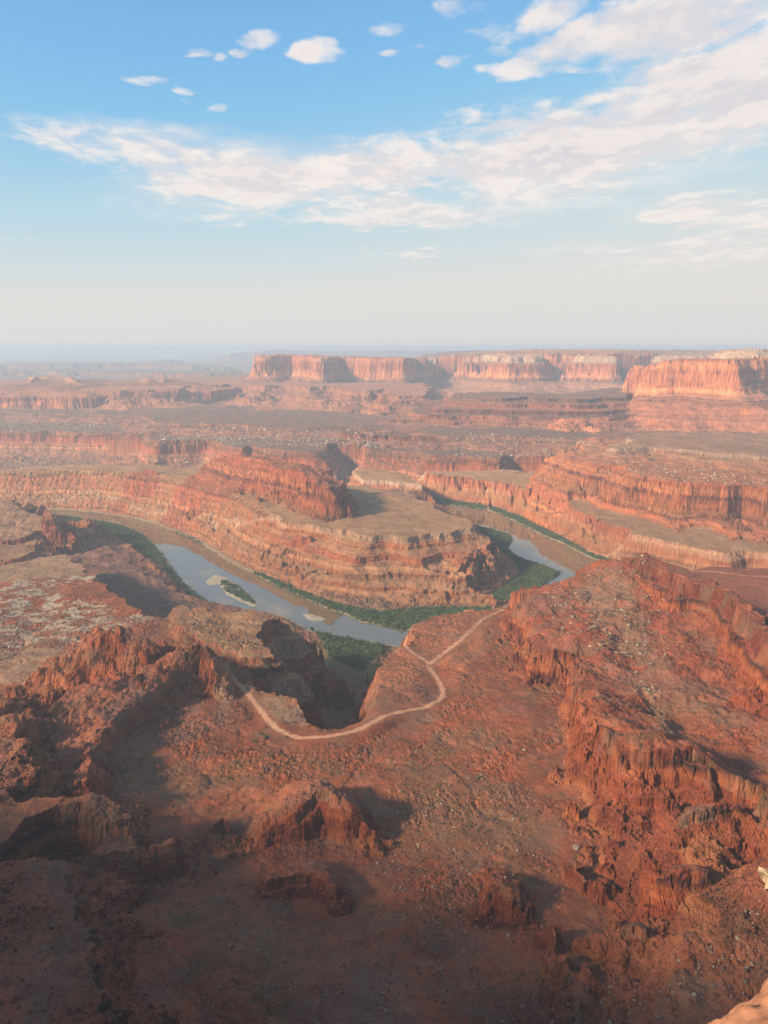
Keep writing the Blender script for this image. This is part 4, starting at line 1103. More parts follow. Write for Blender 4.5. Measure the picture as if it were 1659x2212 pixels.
# ----------------------------------------------------------------------------
# split the terrain skin into the ground and each landform
# ----------------------------------------------------------------------------
INFO = {   # key: (name, label, category, kind)
    'outer_wall': ('canyon_wall', 'long stepped canyon wall behind the river peninsula, partly sunlit orange', 'canyon wall', 'structure'),
    'rubble_bench': ('rubble_bench', 'flat desert bench edged with pale boulder rubble below the hazy mesas', 'bench', 'structure'),
    'striped_bench': ('striped_bench', 'long low striped bench with badland gullies below the flat topped hazy mesa', 'bench', None),
    'low_mesa': ('low_mesa', 'wider of the two small blue mesas rising behind the striped bench at the left edge', 'mesa', None),
    'low_mesa_small': ('low_mesa', 'narrower small blue mesa just left of the big flat topped hazy mesa', 'mesa', None),
    'flat_mesa': ('flat_mesa', 'flat topped purple hazy mesa with a sheer left end and scalloped cliffs', 'mesa', None),
    'long_mesa': ('long_mesa', 'long pale cliff mesa with blue shadowed alcoves below the skyline', 'mesa', None),
    'long_mesa_cap': ('long_mesa', 'cream coloured upper tier lying along the skyline above the shadowed alcoves', 'mesa', None),
    'distant_bench': ('distant_bench', 'faint layered blue benches fading into haze at the left horizon', 'bench', 'structure'),
    'distant_mountains': ('distant_mountains', 'faint pale mountains along the far left horizon', 'mountains', 'structure'),
    'distant_mesa': ('distant_mesa', 'faint blue flat topped hill far off beyond the layered benches', 'mesa', None),
    'horizon_plateau': ('horizon_plateau', 'farthest plateau, a thin flat blue band on the horizon', 'plateau', 'structure'),
    'terraced_slope': ('terraced_slope', 'broad grey brown terraced slope with dark ledges below the bright orange mesa', 'slope', None),
    'sunlit_mesa': ('sunlit_mesa', 'bright orange sunlit mesa with fluted cliff near the right edge of the skyline', 'mesa', None),
    'sunlit_mesa_cap': ('rock_dome', 'pale cream rock dome sitting on top of the bright orange mesa', 'rock dome', None),
    'red_butte_top': ('boulder_bench', 'pale boulder strewn rim set back above the sunlit red cliffs', 'bench', None),
    'red_butte': ('red_butte', 'sunlit red butte with ribbed cliffs standing on the bench right of the river', 'butte', None),
    'right_bench': ('river_bench', 'flat tan bench with pale pink cliff dropping to the right arm of the river', 'bench', 'structure'),
    'far_river_wall': ('river_wall', 'low pale rimmed wall at the far bend of the right river arm', 'canyon wall', 'structure'),
    'peninsula': ('river_peninsula', 'tan topped peninsula of layered red slopes enclosed by the river bend', 'peninsula', None),
    'peninsula_dome': ('low_dome', 'low grey earth dome on the back edge of the tan peninsula top', 'mound', 'structure'),
    'peninsula_butte': ('long_butte', 'long dark red butte standing on the peninsula inside the river bend', 'butte', None),
    'peninsula_knob': ('rock_hump', 'small red rock knob on the narrow neck left of the long dark red butte', 'knob', None),
    'left_slope': ('river_slope', 'dark maroon slope falling to the left river bank', 'slope', 'structure'),
    'layered_bluff': ('layered_bluff', 'dark layered bluff at the left edge beside the far end of the river', 'bluff', None),
    'rock_pinnacle': ('rock_pinnacle', 'small dark pinnacle on the tip of the layered bluff by the river', 'pinnacle', None),
    'valley_floor': ('valley_floor', 'brush covered floor of the short side valley below the road', 'ground', 'structure'),
    'tan_knob': ('tan_knob', 'smooth tan topped knob with grey layered cliffs overlooking the green side valley', 'knob', None),
    'near_butte': ('near_butte', 'large red butte with rubble filled bowl and fluted cliff on the right', 'butte', None),
    'stacked_ledges': ('stacked_ledges', 'dark stacked rock ledges below the bowl of the large red butte', 'ledge', None),
    'white_ledge': ('white_ledge', 'thin white rock ledge along the crest of the large red butte', 'ledge', None),
    'tilted_butte': ('tilted_butte', 'red butte of tilted cracked slabs beside the dirt road at the left', 'butte', None),
    'gully_wall': ('gully_wall', 'dark ribbed wall of the gully left of the tilted slabs', 'cliff', None),
    'dark_cliff': ('dark_cliff', 'dark shadowed cliff with tan flat top at the lower left', 'cliff', None),
    'dark_hillside': ('dark_hillside', 'dark shaded hillside with a crumbling edge in the bottom left corner', 'hillside', 'structure'),
    'rock_fin': ('rock_fin', 'pointed dark red rock fin shaped like a prow below the road bend', 'rock fin', None),
    'rock_tower': ('rock_tower', 'small dark rock tower left of the prow shaped fin', 'rock tower', None),
    'cave_ledge': ('cave_ledge', 'short dark cliff with a hollow under its lip just below the prow shaped fin', 'ledge', None),
    'crumbling_outcrop': ('crumbling_outcrop', 'crumbling dark outcrop with jagged top left of the narrow black fin', 'outcrop', None),
    'narrow_fin': ('narrow_fin', 'narrow upright almost black rock fin near the bottom', 'rock fin', None),
    'red_stack': ('red_stack', 'rounded red rock stack right of the narrow black fin', 'rock stack', None),
    'blocky_outcrop': ('blocky_outcrop', 'blocky jointed orange red outcrop at the foot of the large red butte', 'outcrop', None),
    'red_cone': ('red_cone', 'red earth cone with a knobbly spine at the bottom edge', 'rock cone', None),
    'right_hillside': ('grey_hillside', 'grey rubble hillside rising in the lower right', 'hillside', 'structure'),
}


def build_terrain():
    idg = KID.copy()
    nb = KEYS.index('near_bench')
    REG = idg.astype(np.int32)
    REG[idg < 0] = nb                                   # valley floor and bench are one ground
    ROADID, BAR0 = 1000, 2000
    q_reg = REG[:-1, :-1].copy()
    q_s = SOUT[:-1, :-1].astype(np.float64)
    for ax, k_ in ((0, 13), (1, 9)):
        pad_ = np.pad(q_s, [(k_ // 2 + 1, k_ // 2) if a_ == ax else (0, 0) for a_ in (0, 1)], mode='edge')
        c_ = np.cumsum(np.clip(pad_, -200, 600), axis=ax)
        q_s = (np.take(c_, np.arange(k_, c_.shape[ax]), axis=ax) - np.take(c_, np.arange(0, c_.shape[ax] - k_), axis=ax)) / k_
    rd = 0.25 * (ROADD[:-1, :-1] + ROADD[1:, :-1] + ROADD[:-1, 1:] + ROADD[1:, 1:])
    q_reg[rd < 3.2] = ROADID
    b = BAR[:-1, :-1]
    q_reg[b >= 0] = BAR0 + b[b >= 0]
    def biggest(mask):
        """the largest connected patch of a mask over the quad grid"""
        cs_ = np.where(mask.any(1))[0]
        runs, par, size, prev = [], [], [], []
        def find(a_):
            while par[a_] != a_:
                par[a_] = par[par[a_]]
                a_ = par[a_]
            return a_
        for c_ in range(cs_[0], cs_[-1] + 1):
            d_ = np.diff(np.r_[0, mask[c_].astype(np.int8), 0])
            cur = []
            for a_, b_ in zip(np.where(d_ == 1)[0], np.where(d_ == -1)[0]):
                k_ = len(par)
                par.append(k_)
                size.append(b_ - a_)
                runs.append((c_, a_, b_))
                cur.append(k_)
            i_ = j_ = 0
            while i_ < len(prev) and j_ < len(cur):
                p_, q_ = runs[prev[i_]], runs[cur[j_]]
                if p_[1] < q_[2] and q_[1] < p_[2]:
                    ra, rb2 = find(prev[i_]), find(cur[j_])
                    if ra != rb2:
                        par[rb2] = ra
                        size[ra] += size[rb2]
                if p_[2] < q_[2]:
                    i_ += 1
                else:
                    j_ += 1
            prev = cur
        roots_ = [find(k_) for k_ in range(len(par))]
        best_ = max(set(roots_), key=lambda r_: size[r_])
        out_ = np.zeros_like(mask)
        for k_, r_ in enumerate(roots_):
            if r_ == best_ or size[r_] > 0.35 * size[best_]:
                c_, a_, b_ = runs[k_]
                out_[c_, a_:b_] = True
        return out_
    for k_, key in enumerate(KEYS):                     # stray scraps of a landform belong to the ground
        m_ = q_reg == k_
        if key != 'near_bench' and m_.any():
            q_reg[m_ & ~biggest(m_)] = nb
    I, J = np.meshgrid(np.arange(NCOL - 1), np.arange(NROW - 1), indexing='ij')
    quad = np.stack([I * NROW + J, (I + 1) * NROW + J, (I + 1) * NROW + J + 1, I * NROW + J + 1], -1).reshape(-1, 4)
    V = np.stack([XF, YF, H], -1).reshape(-1, 3).astype(np.float32)
    q_reg = q_reg.ravel()
    q_s = q_s.ravel()

    def sub(name, sel, parent=None):
        Q = quad[sel]
        used, inv = np.unique(Q, return_inverse=True)
        return mesh_obj(name, V[used], inv.reshape(-1, 4), M_ROCK if np.median(V[used, 1]) < 1700 else M_ROCK_FAR, parent, False, ALB[used])

    for k_, key in enumerate(KEYS):
        sel = q_reg == k_
        cnt = int(sel.sum())
        if cnt == 0:
            continue
        if key == 'near_bench':
            tag(sub('canyon_terrain', sel), 'red desert ground of the near bench and valley floor', 'ground', None, 'structure')
            continue
        nm, lab, cat, kind = INFO[key]
        cl = max(f['cliff'] for f in FEATS if f['key'] == key)
        zone = np.where(q_s < 0, 0, np.where(q_s < cl, 1, 2))
        z2, s2 = zone.reshape(NCOL - 1, NROW - 1), sel.reshape(NCOL - 1, NROW - 1)
        for z_, to_ in ((0, 1), (2, 1), (1, 2)):
            m_ = s2 & (z2 == z_)
            if m_.any():
                z2[m_ & ~biggest(m_)] = to_
        zone = z2.ravel()
        parts = [(pn, sel & (zone == z_)) for pn, z_ in (('summit', 0), ('cliff_band', 1), ('talus_slope', 2))]
        parts = [(pn, s_) for pn, s_ in parts if s_.sum() > max(150, 0.01 * cnt)]
        if kind == 'structure' or len(parts) < 2:
            tag(sub(nm, sel), lab, cat, None, kind)
            continue
        # everything not in a kept part joins the largest one
        rest = sel.copy()
        for pn, s_ in parts:
            rest &= ~s_
        big = max(range(len(parts)), key=lambda a: parts[a][1].sum())
        parts[big] = (parts[big][0], parts[big][1] | rest)
        vs = V[np.unique(quad[sel])]
        root = bpy.data.objects.new(nm, None)
        col.objects.link(root)
        root.location = (float(vs[:, 0].mean()), float(vs[:, 1].mean()), float(vs[:, 2].min()))
        tag(root, lab, cat)
        for pn, s_ in parts:
            sub(pn, s_, root)
    tag(sub('dirt_road', q_reg == ROADID), 'pale winding dirt road across the near red bench', 'road', None, 'structure')
    for k_, lab in ((0, 'narrow sandy island with green brush in the left river arm'), (1, 'pale bare sandbar at the upstream tip of the green island'), (2, 'small pale sandbar by itself near the lower river bend')):
        s_ = q_reg == BAR0 + k_
        if s_.any():
            tag(sub('sand_island' if k_ == 0 else 'sandbar', s_), lab, 'island' if k_ == 0 else 'sandbar', None, 'structure')


build_terrain()

# ---- river ------------------------------------------------------------------------
wx = np.linspace(-2600, 2600, 27)
wy = np.linspace(1150, 3900, 15)
WX, WY = np.meshgrid(wx, wy, indexing='ij')
qi, qj = np.meshgrid(np.arange(26), np.arange(14), indexing='ij')
WQ = np.stack([qi * 15 + qj, (qi + 1) * 15 + qj, (qi + 1) * 15 + qj + 1, qi * 15 + qj + 1], -1).reshape(-1, 4)
river = mesh_obj('river', np.stack([WX, WY, 0 * WX], -1).reshape(-1, 3), WQ, mw)
tag(river, 'muddy green river looping round the peninsula', 'river', None, 'structure')

# ----------------------------------------------------------------------------
# the viewpoint's own mesa: behind and left of the camera, it shades the lower left
# ----------------------------------------------------------------------------
def viewpoint_mesa():
    gx = np.arange(-2400, 1001, 14.0)
    gy = np.arange(-1000, 661, 14.0)
    X, Y = np.meshgrid(gx, gy, indexing='ij')
    P = np.array([(-2500, -1100), (1100, -1100), (900, -260), (300, -60), (60, -18), (14, -3), (-6, -6), (-40, -30), (-130, -40), (-260, -40), (-360, -10), (-450, 40), (-520, 60), (-590, 110), (-660, 125), (-740, 160), (-820, 195), (-900, 185), (-1000, 215), (-1150, 200), (-2500, 220)], float)
    s = sdf(X, Y, P) + 14 * samp(T_M, X, Y, 500) + 5 * samp(T_R, X, Y, 180)
    near = np.exp(-(X ** 2 + Y ** 2) / 60.0 ** 2)
    s = np.where(near > 0.05, sdf(X, Y, P) + (1 - near) * (s - sdf(X, Y, P)), s)
    prof = np.array([(-60, 0), (0, 1), (6, 50), (20, 60), (34, 140), (60, 160), (76, 230), (330, 372), (700, 395)], float)
    Z = 598.0 - np.interp(s, prof[:, 0], prof[:, 1]) + np.where(s < -40, 2.0, 1.0) * samp(T_M, X, Y, 300)
    Z = np.where((np.abs(X) < 0.80 * Y) & (Y > 150), np.minimum(Z, 190), Z)
    q_i, q_j = np.meshgrid(np.arange(len(gx) - 1), np.arange(len(gy) - 1), indexing='ij')
    n = len(gy)
    Q = np.stack([q_i * n + q_j, (q_i + 1) * n + q_j, (q_i + 1) * n + q_j + 1, q_i * n + q_j + 1], -1).reshape(-1, 4)
    xm, ym = X[:-1, :-1].ravel() + 7, Y[:-1, :-1].ravel() + 7
    Q = Q[~((np.abs(xm) < 0.74 * ym) & (ym > 245))]
    a = np.tile(np.array((0.37, 0.16, 0.10), np.float32), (X.size, 1))
    V = np.stack([X, Y, Z], -1).reshape(-1, 3)
    used, inv = np.unique(Q, return_inverse=True)
    o = mesh_obj('viewpoint_mesa', V[used], inv.reshape(-1, 4), M_ROCK, None, False, a[used])
    tag(o, 'red sandstone mesa that carries the viewpoint', 'mesa', None, 'structure')


viewpoint_mesa()

# ----------------------------------------------------------------------------
# sandstone ledge below the viewpoint, bottom right
# ----------------------------------------------------------------------------
def rock_template(seed, sub=2, flat=0.65):
    import bmesh
    r = np.random.default_rng(seed)
    bm = bmesh.new()
    bmesh.ops.create_icosphere(bm, subdivisions=sub, radius=1.0)
    P = np.array([v.co[:] for v in bm.verts])
    Fc = np.array([[v.index for v in f.verts] for f in bm.faces])
    bm.free()
    for _ in range(9 if sub < 3 else 13):                    # broken faces
        nrm = r.standard_normal(3)
        nrm /= np.linalg.norm(nrm)
        dd = 0.45 + 0.35 * r.random()
        over = np.maximum(P @ nrm - dd, 0)
        P = P - over[:, None] * nrm
    P += r.standard_normal(P.shape) * 0.025
    P *= np.array((1.0, 0.65 + 0.35 * r.random(), flat * (0.7 + 0.5 * r.random())))
    return P, Fc



def viewpoint_ledge():
    top = trace([(1400, 2245), (1455, 2190), (1515, 2152), (1570, 2120), (1615, 2090), (1645, 2060), (1700, 2010), (1740, 1960), (1750, 1900), (1750, 1840), (1770, 1780)], 593.0)[:, :2]
    A = np.vstack([top, [(12, 10.5), (16, 6), (16, -4), (3.2, -4), (2.8, 2)]])
    gx, gy = np.arange(2.0, 16.01, 0.075), np.arange(-4.0, 13.01, 0.075)
    X, Y = np.meshgrid(gx, gy, indexing='ij')
    sa_ = sdf(X, Y, A) + 0.16 + 0.05 * samp(T_M, X, Y, 6)
    za = 593.0 + 0.04 * samp(T_S, X, Y, 14) + 0.008 * samp(T_M, X, Y, 2) - np.interp(sa_, [-1.2, -0.4, 0, 0.3, 0.5, 3], [0, 0.05, 0.25, 0.9, 3.5, 9])
    Z = za
    n = len(gy)
    q_i, q_j = np.meshgrid(np.arange(len(gx) - 1), np.arange(n - 1), indexing='ij')
    Q = np.stack([q_i * n + q_j, (q_i + 1) * n + q_j, (q_i + 1) * n + q_j + 1, q_i * n + q_j + 1], -1).reshape(-1, 4)
    f = 1 + 0.06 * samp(T_M, X, Y, 5) + 0.05 * samp(T_R, X, Y, 1.6)
    alb = np.array((0.44, 0.205, 0.120)) * f[..., None]
    o = mesh_obj('sandstone_ledge', np.stack([X, Y, Z], -1).reshape(-1, 3), Q, M_LEDGE, None, True, alb.reshape(-1, 3))
    tag(o, 'smooth sunlit sandstone ledge close to the viewer in the bottom right corner', 'ledge')
    # pale weathered block standing on the ledge at the right edge
    P0, F0 = rock_template(77, 4, 1.0)
    P0 = P0 * np.array((0.62, 0.75, 0.80))
    P0 += 0.05 * np.stack([samp(T_M, P0[:, 1], P0[:, 2], 1.1), samp(T_M, P0[:, 0], P0[:, 2], 1.3), samp(T_M, P0[:, 1], P0[:, 0], 1.2)], -1)
    cx_, cy_, _ = U(1742, 1838, 593.9)
    o = mesh_obj('pale_block', P0 + np.array((cx_, cy_, 593.55)), F0, M_LEDGE, None, False, np.tile(np.array((0.36, 0.29, 0.21)), (len(P0), 1)) * (1 + 0.15 * samp(T_R, P0[:, 0] + P0[:, 2], P0[:, 1], 0.9))[:, None])
    tag(o, 'weathered pale rock block poking in at the right edge', 'boulder')


M_LEDGE = rock_material('ledge_rock', bump=0.05, scale=9.0)
viewpoint_ledge()


# ----------------------------------------------------------------------------
# planting
# ----------------------------------------------------------------------------
def scatter(P, spacing, seed, jitter=1.0):
    r = np.random.default_rng(seed)
    x0, y0 = P.min(0)
    x1, y1 = P.max(0)
    n = int((x1 - x0) * (y1 - y0) / spacing ** 2)
    x, y = x0 + (x1 - x0) * r.random(n), y0 + (y1 - y0) * r.random(n)
    m = inside(x, y, P)
    return x[m], y[m]


def bushes(x, y, rad, name, mat, seed, tris=22, tall=0.9):
    """leaf-sized faces spread through each bush's volume"""
    r = np.random.default_rng(seed)
    z = height_at(x, y)
    n = len(x)
    d = r.standard_normal((n, tris, 3))
    d /= np.linalg.norm(d, axis=2, keepdims=True)
    d[..., 2] = np.abs(d[..., 2])
    rr = rad[:, None, None] * (0.45 + 0.6 * r.random((n, tris, 1)))
    cpos = d * rr * np.array((1, 1, tall)) + np.stack([x, y, z], -1)[:, None, :]
    off = r.standard_normal((n, tris, 3, 3)) * (rad[:, None, None, None] * 0.34)
    V = (cpos[:, :, None, :] + off).reshape(-1, 3)
    Fc = np.arange(len(V)).reshape(-1, 3)
    return mesh_obj(name, V, Fc, mat)


vx, vy, vr = [], [], []
for k_, (P, sp_, rad) in enumerate(VEG):
    x, y = scatter(trace(P, 2.5)[:, :2], sp_, 50 + k_)
    keep = samp(T_M, x, y, 160) > (-1.15 if rad > 2.1 else -0.8)
    x, y = x[keep], y[keep]
    keep = height_at(x, y) < 8.0 if k_ != 3 else np.ones(len(x), bool)
    x, y = x[keep], y[keep]
    vx.append(x)
    vy.append(y)
    vr.append(rad * (0.6 + 0.7 * np.random.default_rng(k_).random(len(x))) * (1 + 0.18 * samp(T_M, x, y, 120)))
thicket = bushes(np.concatenate(vx), np.concatenate(vy), np.clip(1.25 * np.concatenate(vr), 1.0, 4.8), 'riverside_thicket', M_LEAF, 3)
tag(thicket, 'dense green tamarisk thicket lining the river banks', 'thicket', None, 'stuff')

x1_, y1_ = scatter(trace([(690, 1556), (700, 1470), (712, 1440), (735, 1448), (786, 1470), (785, 1502), (765, 1530), (722, 1554)], 20)[:, :2], 4.6, 77)
keep = samp(T_M, x1_, y1_, 90) > -0.4
tag(bushes(x1_[keep], y1_[keep], 0.9 + 1.0 * np.random.default_rng(5).random(keep.sum()), 'dry_brush', M_LEAF_DRY, 4), 'olive brown brush covering the floor of the side valley', 'brush', None, 'stuff')

sx, sy = [], []
for k_, (P, z_, sp_) in enumerate([
        ([(870, 1375), (912, 1336), (1070, 1314), (1040, 1350), (1000, 1400), (1045, 1430), (1040, 1480), (965, 1480), (940, 1440), (900, 1470), (830, 1490), (835, 1420)], 'bench', 9.0),
        ([(480, 1600), (640, 1610), (860, 1590), (1000, 1600), (1100, 1750), (1000, 1900), (860, 1850), (620, 1700), (430, 1690)], 'bench', 9.0),
        ([(760, 1060), (890, 1080), (1000, 1130), (940, 1140), (780, 1140), (740, 1110)], 118, 12.0),
        ([(1150, 1075), (1300, 1110), (1659, 1165), (1659, 1185), (1400, 1150), (1250, 1110)], 95, 12.0),
        ([(0, 1215), (150, 1200), (240, 1265), (320, 1310), (330, 1345), (100, 1400), (0, 1400)], 'bench', 10.0)]):
    x, y = scatter(trace(P, z_)[:, :2], sp_, 90 + k_)
    keep = samp(T_M, x, y, 300) > -0.2
    sx.append(x[keep])
    sy.append(y[keep])
sx, sy = np.concatenate(sx), np.concatenate(sy)
tag(bushes(sx, sy, 0.6 + 1.1 * np.random.default_rng(6).random(len(sx)), 'desert_scrub', M_SCRUB, 8, 16, 0.7), 'tiny brown scrub dotting the desert benches', 'scrub', None, 'stuff')


def shrub_mesh(seed, tris=150):
    r = np.random.default_rng(seed)
    lob = r.standard_normal((5, 3)) * np.array((0.45, 0.45, 0.2)) + np.array((0, 0, 0.55))
    pk = lob[r.integers(0, 5, tris)] + r.standard_normal((tris, 3)) * 0.24
    pk[:, 2] = np.abs(pk[:, 2])
    V = (pk[:, None, :] + r.standard_normal((tris, 3, 3)) * 0.13).reshape(-1, 3)
    V[:, 2] = np.maximum(V[:, 2], -0.02)
    return V, np.arange(len(V)).reshape(-1, 3)


SHRUBS = [
    (576, 1596, 3.4, 'largest dark green shrub below the left bend of the dirt road'),
    (552, 1603, 3.0, 'rounded green shrub just left of the largest shrub under the road bend'),
    (540, 1621, 2.8, 'green shrub at the end of the thin white streak below the road'),
    (575, 1572, 1.9, 'small green shrub on the slope between the road and the largest shrub'),
    (567, 1588, 1.9, 'small green shrub touching the upper left of the largest shrub'),
    (635, 1562, 2.2, 'low olive shrub inside the road bend near the valley rim'),
    (620, 1594, 1.8, 'small dark shrub hugging the lower edge of the road bend'),
    (402, 1634, 2.0, 'solitary small green shrub on red ground right of the tilted slabs'),
    (496, 1684, 2.8, 'solitary dark green shrub on the reddish mounds above the small rock tower'),
    (502, 1584, 1.8, 'small olive shrub on the pale cracked flat left of the road'),
    (1118, 1633, 2.4, 'low green shrub on the red flat at the foot of the large red butte'),
    (1162, 1641, 2.0, 'small olive shrub nearest the foot of the fluted red columns'),
]
for k_, (u, v, hgt, lab) in enumerate(SHRUBS):
    px_, py_, pz_ = look_at_ground(u, v)
    V, Fc = shrub_mesh(300 + k_)
    o = mesh_obj('desert_shrub', V * hgt, Fc, M_SHRUB)
    o.location = (px_, py_, pz_ - 0.05)
    tag(o, lab, 'shrub', 'green shrubs scattered on the near bench')


def lone_tree(u, v, hgt, lab):
    px_, py_, pz_ = look_at_ground(u, v)
    root = bpy.data.objects.new('cottonwood_tree', None)
    col.objects.link(root)
    root.location = (px_, py_, pz_)
    tag(root, lab, 'tree')
    V, Fc = [], []
    def limb(a, b, r0, r1):
        a, b = Vector(a), Vector(b)
        q_ = (b - a).to_track_quat('Z', 'Y')
        k0 = len(V)
        for c_, r_ in ((a, r0), (b, r1)):
            for i_ in range(7):
                V.append(c_ + q_ @ Vector((r_ * math.cos(i_ * 2 * math.pi / 7), r_ * math.sin(i_ * 2 * math.pi / 7), 0)))
        for i_ in range(7):
            j_ = (i_ + 1) % 7
            Fc.append((k0 + i_, k0 + j_, k0 + 7 + j_, k0 + 7 + i_))
    limb((0, 0, -0.3), (0.1, 0, hgt * 0.35), 0.45, 0.3)
    limb((0.1, 0, hgt * 0.35), (hgt * 0.12, 0.3, hgt * 0.7), 0.3, 0.12)
    limb((0.1, 0, hgt * 0.35), (-hgt * 0.14, -0.2, hgt * 0.65), 0.26, 0.1)
    limb((0.1, 0, hgt * 0.35), (0.2, hgt * 0.12, hgt * 0.75), 0.22, 0.1)
    o = mesh_obj('trunk', [tuple(a) for a in V], Fc, M_WOOD)
    o.parent = root
    V2, F2 = shrub_mesh(999, 420)
    o2 = mesh_obj('crown', V2 * np.array((hgt * 0.5, hgt * 0.5, hgt * 0.55)) + np.array((0, 0, hgt * 0.35)), F2, M_SHRUB)
    o2.parent = root


lone_tree(676, 1367, 11.0, 'lone tree standing on the river bank at the corner of the green thicket')


# ----------------------------------------------------------------------------
# loose rock
# ----------------------------------------------------------------------------
TPL = [rock_template(400 + i_, 1) for i_ in range(10)]


def rubble(areas, name, mat, label, seed):
    r = np.random.default_rng(seed)
    VV, FF, CC_, base_ = [], [], [], 0
    tone = {'red_rubble': (0.235, 0.100, 0.064), 'pale_rubble': (0.27, 0.215, 0.165), 'cliff_rubble': (0.43, 0.34, 0.26)}[name]
    for k_, (P, z_, spacing, size) in enumerate(areas):
        x, y = scatter(trace(P, z_)[:, :2], spacing, seed + k_)
        keep = samp(T_M, x, y, 140, 0.3, 0.1 * k_) + 0.5 * samp(T_R, x, y, 60) > r.random(len(x)) * 1.4 - 0.9
        x, y = x[keep], y[keep]
        z = height_at(x, y)
        sz = size * (0.35 + 1.9 * r.random(len(x)) ** 4)
        rot = r.random(len(x)) * 6.28
        tp = r.integers(0, len(TPL), len(x))
        for t_ in range(len(TPL)):
            m = tp == t_
            if not m.any():
                continue
            P0, F0 = TPL[t_]
            c_, s_ = np.cos(rot[m]), np.sin(rot[m])
            X = P0[None, :, 0] * c_[:, None] - P0[None, :, 1] * s_[:, None]
            Y = P0[None, :, 0] * s_[:, None] + P0[None, :, 1] * c_[:, None]
            Z = np.repeat(P0[None, :, 2], m.sum(), 0)
            W = np.stack([X, Y, Z], -1) * sz[m][:, None, None] + np.stack([x[m], y[m], z[m] + 0.15 * sz[m]], -1)[:, None, :]
            cv = np.array(tone) * (0.45 + 1.0 * r.random((m.sum(), 1)) ** 1.4) * (1 + 0.08 * r.standard_normal((m.sum(), 3)))
            CC_.append(np.repeat(cv, len(P0), 0))
            VV.append(W.reshape(-1, 3))
            FF.append((F0[None] + (base_ + np.arange(m.sum()) * len(P0))[:, None, None]).reshape(-1, 3))
            base_ += m.sum() * len(P0)
    o = mesh_obj(name, np.concatenate(VV), np.concatenate(FF), M_ROCK, attr=np.clip(np.concatenate(CC_), 0.02, 0.7))
    tag(o, label, 'rubble', None, 'stuff')


rubble([
    ([(830, 1640), (980, 1640), (1130, 1720), (1200, 1850), (1230, 1960), (1100, 2040), (880, 2000), (800, 1880)], 'bench', 3.4, 0.85),
    ([(430, 1600), (700, 1610), (1000, 1600), (1200, 1650), (1230, 1800), (900, 1700), (600, 1720), (300, 1720)], 'bench', 4.2, 0.7),
    ([(700, 1900), (900, 1950), (1050, 2050), (1250, 2110), (1280, 2240), (680, 2240), (720, 2050)], 'bench', 3.0, 0.8),
    ([(170, 1900), (560, 1900), (700, 2000), (720, 2240), (300, 2240), (200, 2080)], 'bench', 3.0, 0.75),
    ([(0, 1830), (150, 1850), (190, 2050), (280, 2230), (-50, 2230)], 240, 3.0, 0.8),
    ([(1230, 2110), (1480, 2080), (1659, 1930), (1659, 2110), (1450, 2240), (1260, 2240)], 232, 2.6, 0.9),
    ([(260, 1560), (400, 1480), (470, 1470), (480, 1540), (360, 1620), (250, 1640)], 'bench', 4.0, 1.2),
    ([(0, 1480), (80, 1500), (120, 1700), (0, 1690)], 235, 4.0, 1.0),
], 'red_rubble', M_BOULDER_RED, 'loose red and brown rubble strewn over the near slopes', 600)
rubble([
    ([(830, 1650), (980, 1650), (1130, 1720), (1200, 1850), (1230, 1960), (1100, 2040), (880, 2000), (800, 1880)], 'bench', 5.5, 0.8),
    ([(600, 1640), (1150, 1650), (1200, 1800), (820, 1850), (600, 1720)], 'bench', 9.0, 0.7),
    ([(250, 1900), (560, 1900), (700, 2000), (720, 2240), (300, 2240)], 'bench', 6.5, 0.65),
    ([(780, 1950), (900, 1950), (1050, 2080), (1250, 2130), (1280, 2240), (780, 2240)], 'bench', 5.5, 0.7),
    ([(1230, 2110), (1480, 2080), (1659, 1930), (1659, 2110), (1450, 2240), (1260, 2240)], 232, 4.5, 0.8),
    ([(1180, 1270), (1330, 1220), (1400, 1260), (1450, 1340), (1440, 1480), (1380, 1500), (1340, 1440), (1250, 1380), (1180, 1320)], 215, 5.0, 1.7),
    ([(1380, 1440), (1420, 1440), (1450, 1560), (1560, 1640), (1520, 1650), (1420, 1580)], 225, 4.0, 1.1),
    ([(1480, 1245), (1640, 1330), (1700, 1420), (1659, 1410), (1600, 1320)], 235, 4.0, 1.5),
    ([(420, 1300), (330, 1312), (345, 1345), (240, 1372), (140, 1390), (0, 1400), (0, 1262), (110, 1255), (240, 1330)], 'bench', 8.0, 1.3),
    ([(650, 1262), (900, 1290), (1040, 1270), (1080, 1290), (930, 1306), (760, 1306), (690, 1290)], 14, 11.0, 1.7),
    ([(600, 1190), (850, 1215), (1000, 1200), (1010, 1240), (820, 1250), (620, 1225)], 55, 15.0, 1.4),
], 'pale_rubble', M_BOULDER_PALE, 'pale grey blocks of rubble scattered on the slopes', 640)
rubble([
    ([(-100, 893), (300, 903), (330, 925), (-100, 925)], 175, 14.0, 3.6),
    ([(340, 917), (640, 928), (830, 930), (830, 958), (700, 950), (540, 948), (350, 940)], 172, 12.0, 4.2),
    ([(970, 943), (1310, 957), (1240, 985), (1100, 985), (990, 975)], 170, 13.0, 3.6),
    ([(1300, 985), (1335, 970), (1450, 985), (1560, 1000), (1659, 1020), (1659, 1045), (1480, 1032), (1380, 1018)], 225, 9.0, 2.3),
], 'cliff_rubble', M_BOULDER_FAR, 'belt of pale fallen blocks below the distant bench rims', 680)

BOULDER_TPL = []
for i_ in range(6):
    P0, F0 = rock_template(500 + i_, 3, 0.7)
    for nm_, mt_ in (('red', M_BOULDER_RED), ('pale', M_BOULDER_PALE)):
        o_ = mesh_obj('boulder', P0, F0, mt_)
        BOULDER_TPL.append((o_, nm_))
        col.objects.unlink(o_)


